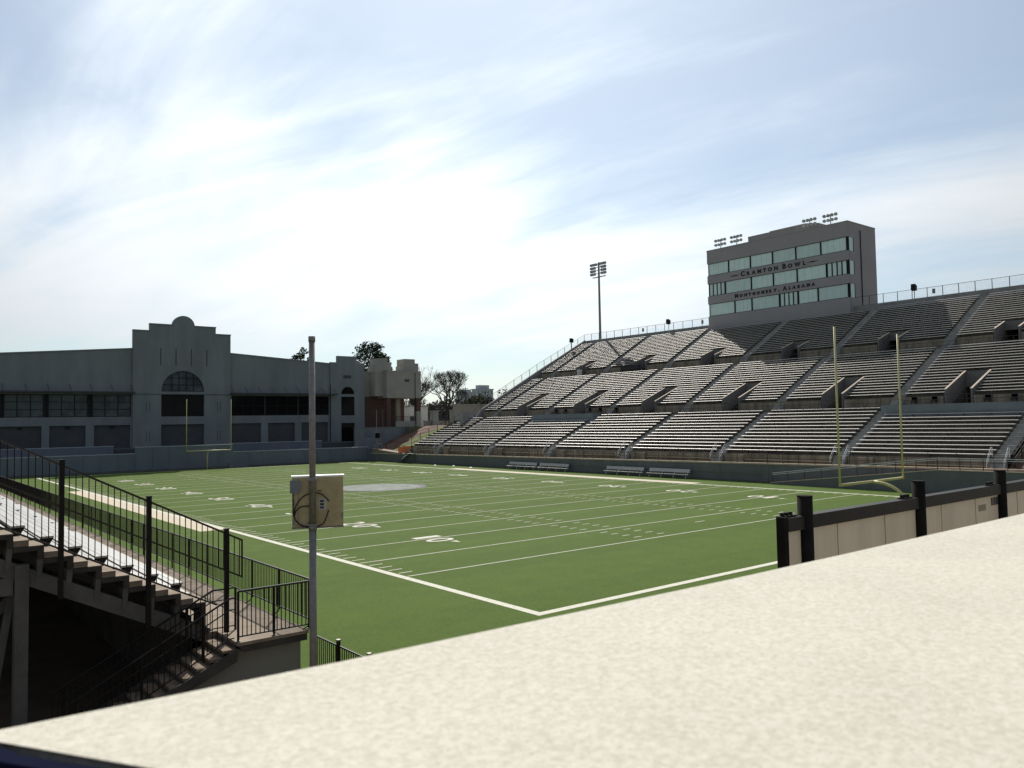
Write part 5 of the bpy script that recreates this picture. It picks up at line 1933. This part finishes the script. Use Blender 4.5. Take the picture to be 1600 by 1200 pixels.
def cable(pts, r=.0115):
    mb = MB()
    P = [loc(*p) for p in pts]
    out = []
    for i in range(len(P)-1):
        p0, p1, p2, p3 = P[max(0, i-1)], P[i], P[i+1], P[min(len(P)-1, i+2)]
        for s in range(6):
            u = s/6
            out.append(0.5*((2*p1)+(p2-p0)*u+(2*p0-5*p1+4*p2-p3)*u*u+(3*p1-p0-3*p2+p3)*u**3))
    out.append(P[-1])
    mb.path(out, r, 6)
    mb.build('cable', 'cable', pc, smooth=True)


cable([(-.385, .02, 5.50), (-.38, .02, 5.30), (-.37, .03, 5.05), (-.28, .04, 4.88), (-.10, .05, 4.80), (.06, .05, 4.80), (.2, .05, 4.85), (.27, .055, 4.98), (.315, .06, 5.12)])
cable([(-.37, .04, 5.02), (-.33, .05, 5.22), (-.20, .055, 5.40), (-.02, .06, 5.48), (.15, .055, 5.46), (.26, .055, 5.38), (.32, .06, 5.30)])
cable([(-.36, .035, 5.00), (-.33, .045, 5.12), (-.24, .05, 5.2), (-.14, .05, 5.22), (-.04, .055, 5.21)])
cable([(-.33, .03, 4.95), (-.22, .035, 4.83), (-.1, .04, 4.82), (-.06, .05, 4.90), (-.02, .055, 4.94)])

# ================================================================== NEAR FENCE OF PIPE POSTS AND CREAM PANELS
PF = thing('pipe_post_fence', 'black pipe post fence with cream panels beyond the ledge', 'fence', (-10, -18.2, 4.2))
FY = -18.192  # fence layout from image pixels, scaled about the camera to a nearer depth
GZ = 4.0
posts_x = [-12.576+2.125*k for k in range(8)]
xe0, xe1 = -12.945, -12.885
XEND = posts_x[-1]+.6
for q in posts_x:
    o = MB().tube((q, FY, GZ), (q, FY, 6.165), .064, n=24).build('post', 'matte_black', PF, smooth=False)
    for p in o.data.polygons:
        p.use_smooth = len(p.vertices) == 4
    sub(MB().tube((q, FY, 6.165+.001), (q, FY, 6.165+.008), .066, n=24), 'cap', 'matte_black', o)
    clip = MB()
    for k in range(3):
        clip.tube((q-.30+.06*k, FY+.03, 6.012), (q-.30+.06*k, FY+.03, 6.012+.035), .02, n=8)
    clip.box(q-.34, q-.10, FY+.0, FY+.06, 6.012-.001, 6.012+.008)
    clip.build('clip', 'black', PF)
for a, b in zip([xe1+.002]+[q+.065 for q in posts_x], [q-.065 for q in posts_x]+[XEND]):
    MB().box(a, b, FY-.03, FY+.075, 5.892, 6.006).build('top_beam', 'black', PF)
    MB().box(a, b, FY-.04, FY+.10, GZ+.1, GZ+.22).build('bottom_beam', 'black', PF)
MB().box(xe0, xe1, FY-.03, FY+.046, GZ, 6.016).build('end_post', 'matte_black', PF)
xsP = [xe1+.005, posts_x[0]]
for q in posts_x[:-1]:
    xsP += [q+.52, q+1.40]
    xsP.append(q+2.125)
xsP.append(XEND)
for a, b in zip(xsP[:-1], xsP[1:]):
    MB().box(a+.028, b-.028, FY+.012, FY+.035, GZ+.22, 5.892-.002).build('fence_panel', 'beige_panel', PF)
    MB().box(b-.018, b+.018, FY+.016, FY+.035, GZ+.22, 5.892-.002).build('panel_strip', 'beige_panel', PF)
MB().box(xe1, XEND, FY+.036, FY+.044, GZ+.2, 5.892-.004).build('backing_sheet', 'conc_dark', PF)
# flaking stencilled patches on one panel
for dx, w_, m_ in ((1.50, .20, 'sticker'), (1.86, .045, 'ink'), (1.925, .055, 'ink'), (1.995, .055, 'ink')):
    x_ = posts_x[1]-.0+dx-.0
    zt_ = 5.892-.03
    MB().box(x_, x_+w_, FY+.008, FY+.0115, zt_-(.09 if m_ == 'ink' else .13), zt_-(.0 if m_ == 'ink' else .06)).build('faded_patch', 'conc_wall' if m_ == 'sticker' else 'ink', PF)
structure(MB().box(-13.4, 12, -26.5, FY+.6, 0.0, GZ), 'fence_terrace', 'conc_tan', 'raised terrace that carries the pipe post fence')

# ================================================================== PARAPET LEDGE IN FRONT OF THE CAMERA
LZ = 6.543
pw_ = thing('parapet', 'cream stone parapet ledge sweeping across the foreground', 'parapet', (-14, -21.4, 0))
cap_b = MB()
x0, x1, yn = -18.745, 6.0, -22.05
rd = .007
n_ = 60
er = random.Random(5)


def far_edge(x):
    """slightly worn far arris, left end gently bowed to follow image pixels"""
    k = max(0.0, -16.5-x)/2.2
    return -21.046 + .048*k**3 + er.uniform(-.0012, .0012)


def left_end(y):
    return x0 + max(0.0, (-21.05-y))*.62


stations = []
for i in range(n_+1):
    x = x0+(x1-x0)*(i/n_)**1.8
    yf = far_edge(x)
    stations.append([(yn, LZ-.11), (yn, LZ-rd), (yn+rd, LZ), (yf-rd*2, LZ), (yf-rd*.4, LZ-rd*.35), (yf, LZ-rd), (yf, LZ-.11)])
for i in range(n_):
    xa, xb = x0+(x1-x0)*(i/n_)**1.8, x0+(x1-x0)*((i+1)/n_)**1.8
    for k in range(6):
        (ya, za), (yb, zb) = stations[i][k], stations[i][k+1]
        (yc, zc_), (yd, zd) = stations[i+1][k], stations[i+1][k+1]
        cap_b.quad((max(xa, left_end(ya)), ya, za), (max(xb, left_end(yc)), yc, zc_), (max(xb, left_end(yd)), yd, zd), (max(xa, left_end(yb)), yb, zb))
cap_b.poly([(max(x0, left_end(y)), y, z) for y, z in stations[0]])
cap_b.build('cap_stone', 'ledge', pw_)
ec = MB()
ey = [yn + (-21.005-yn)*i/12 for i in range(13)]
for ya, yb in zip(ey[:-1], ey[1:]):
    xa, xb = max(x0, left_end(ya)), max(x0, left_end(yb))
    ec.quad((xa-.010, ya-.004, LZ-.001), (xb-.010, yb-.004, LZ-.001), (xb-.010, yb-.004, LZ-.16), (xa-.010, ya-.004, LZ-.16))
    ec.quad((xa+.004, ya, LZ+.0005), (xb+.004, yb, LZ+.0005), (xb-.010, yb-.004, LZ-.001), (xa-.010, ya-.004, LZ-.001))
ec.build('end_shade_strip', 'navy', pw_)  # added navy sheet paints the dark, blue-fringed shade at the ledge end
yf = -21.05
MB().box(-18.1, x1-.04, yn+.05, yf-.06, 0.0, LZ-.112).build('wall_body', 'stucco_pale', pw_)
structure(MB().box(-30, 8, -34, yn-.4, 0.0, 5.1), 'viewing_terrace', 'conc_tan', 'paved terrace behind the foreground parapet')
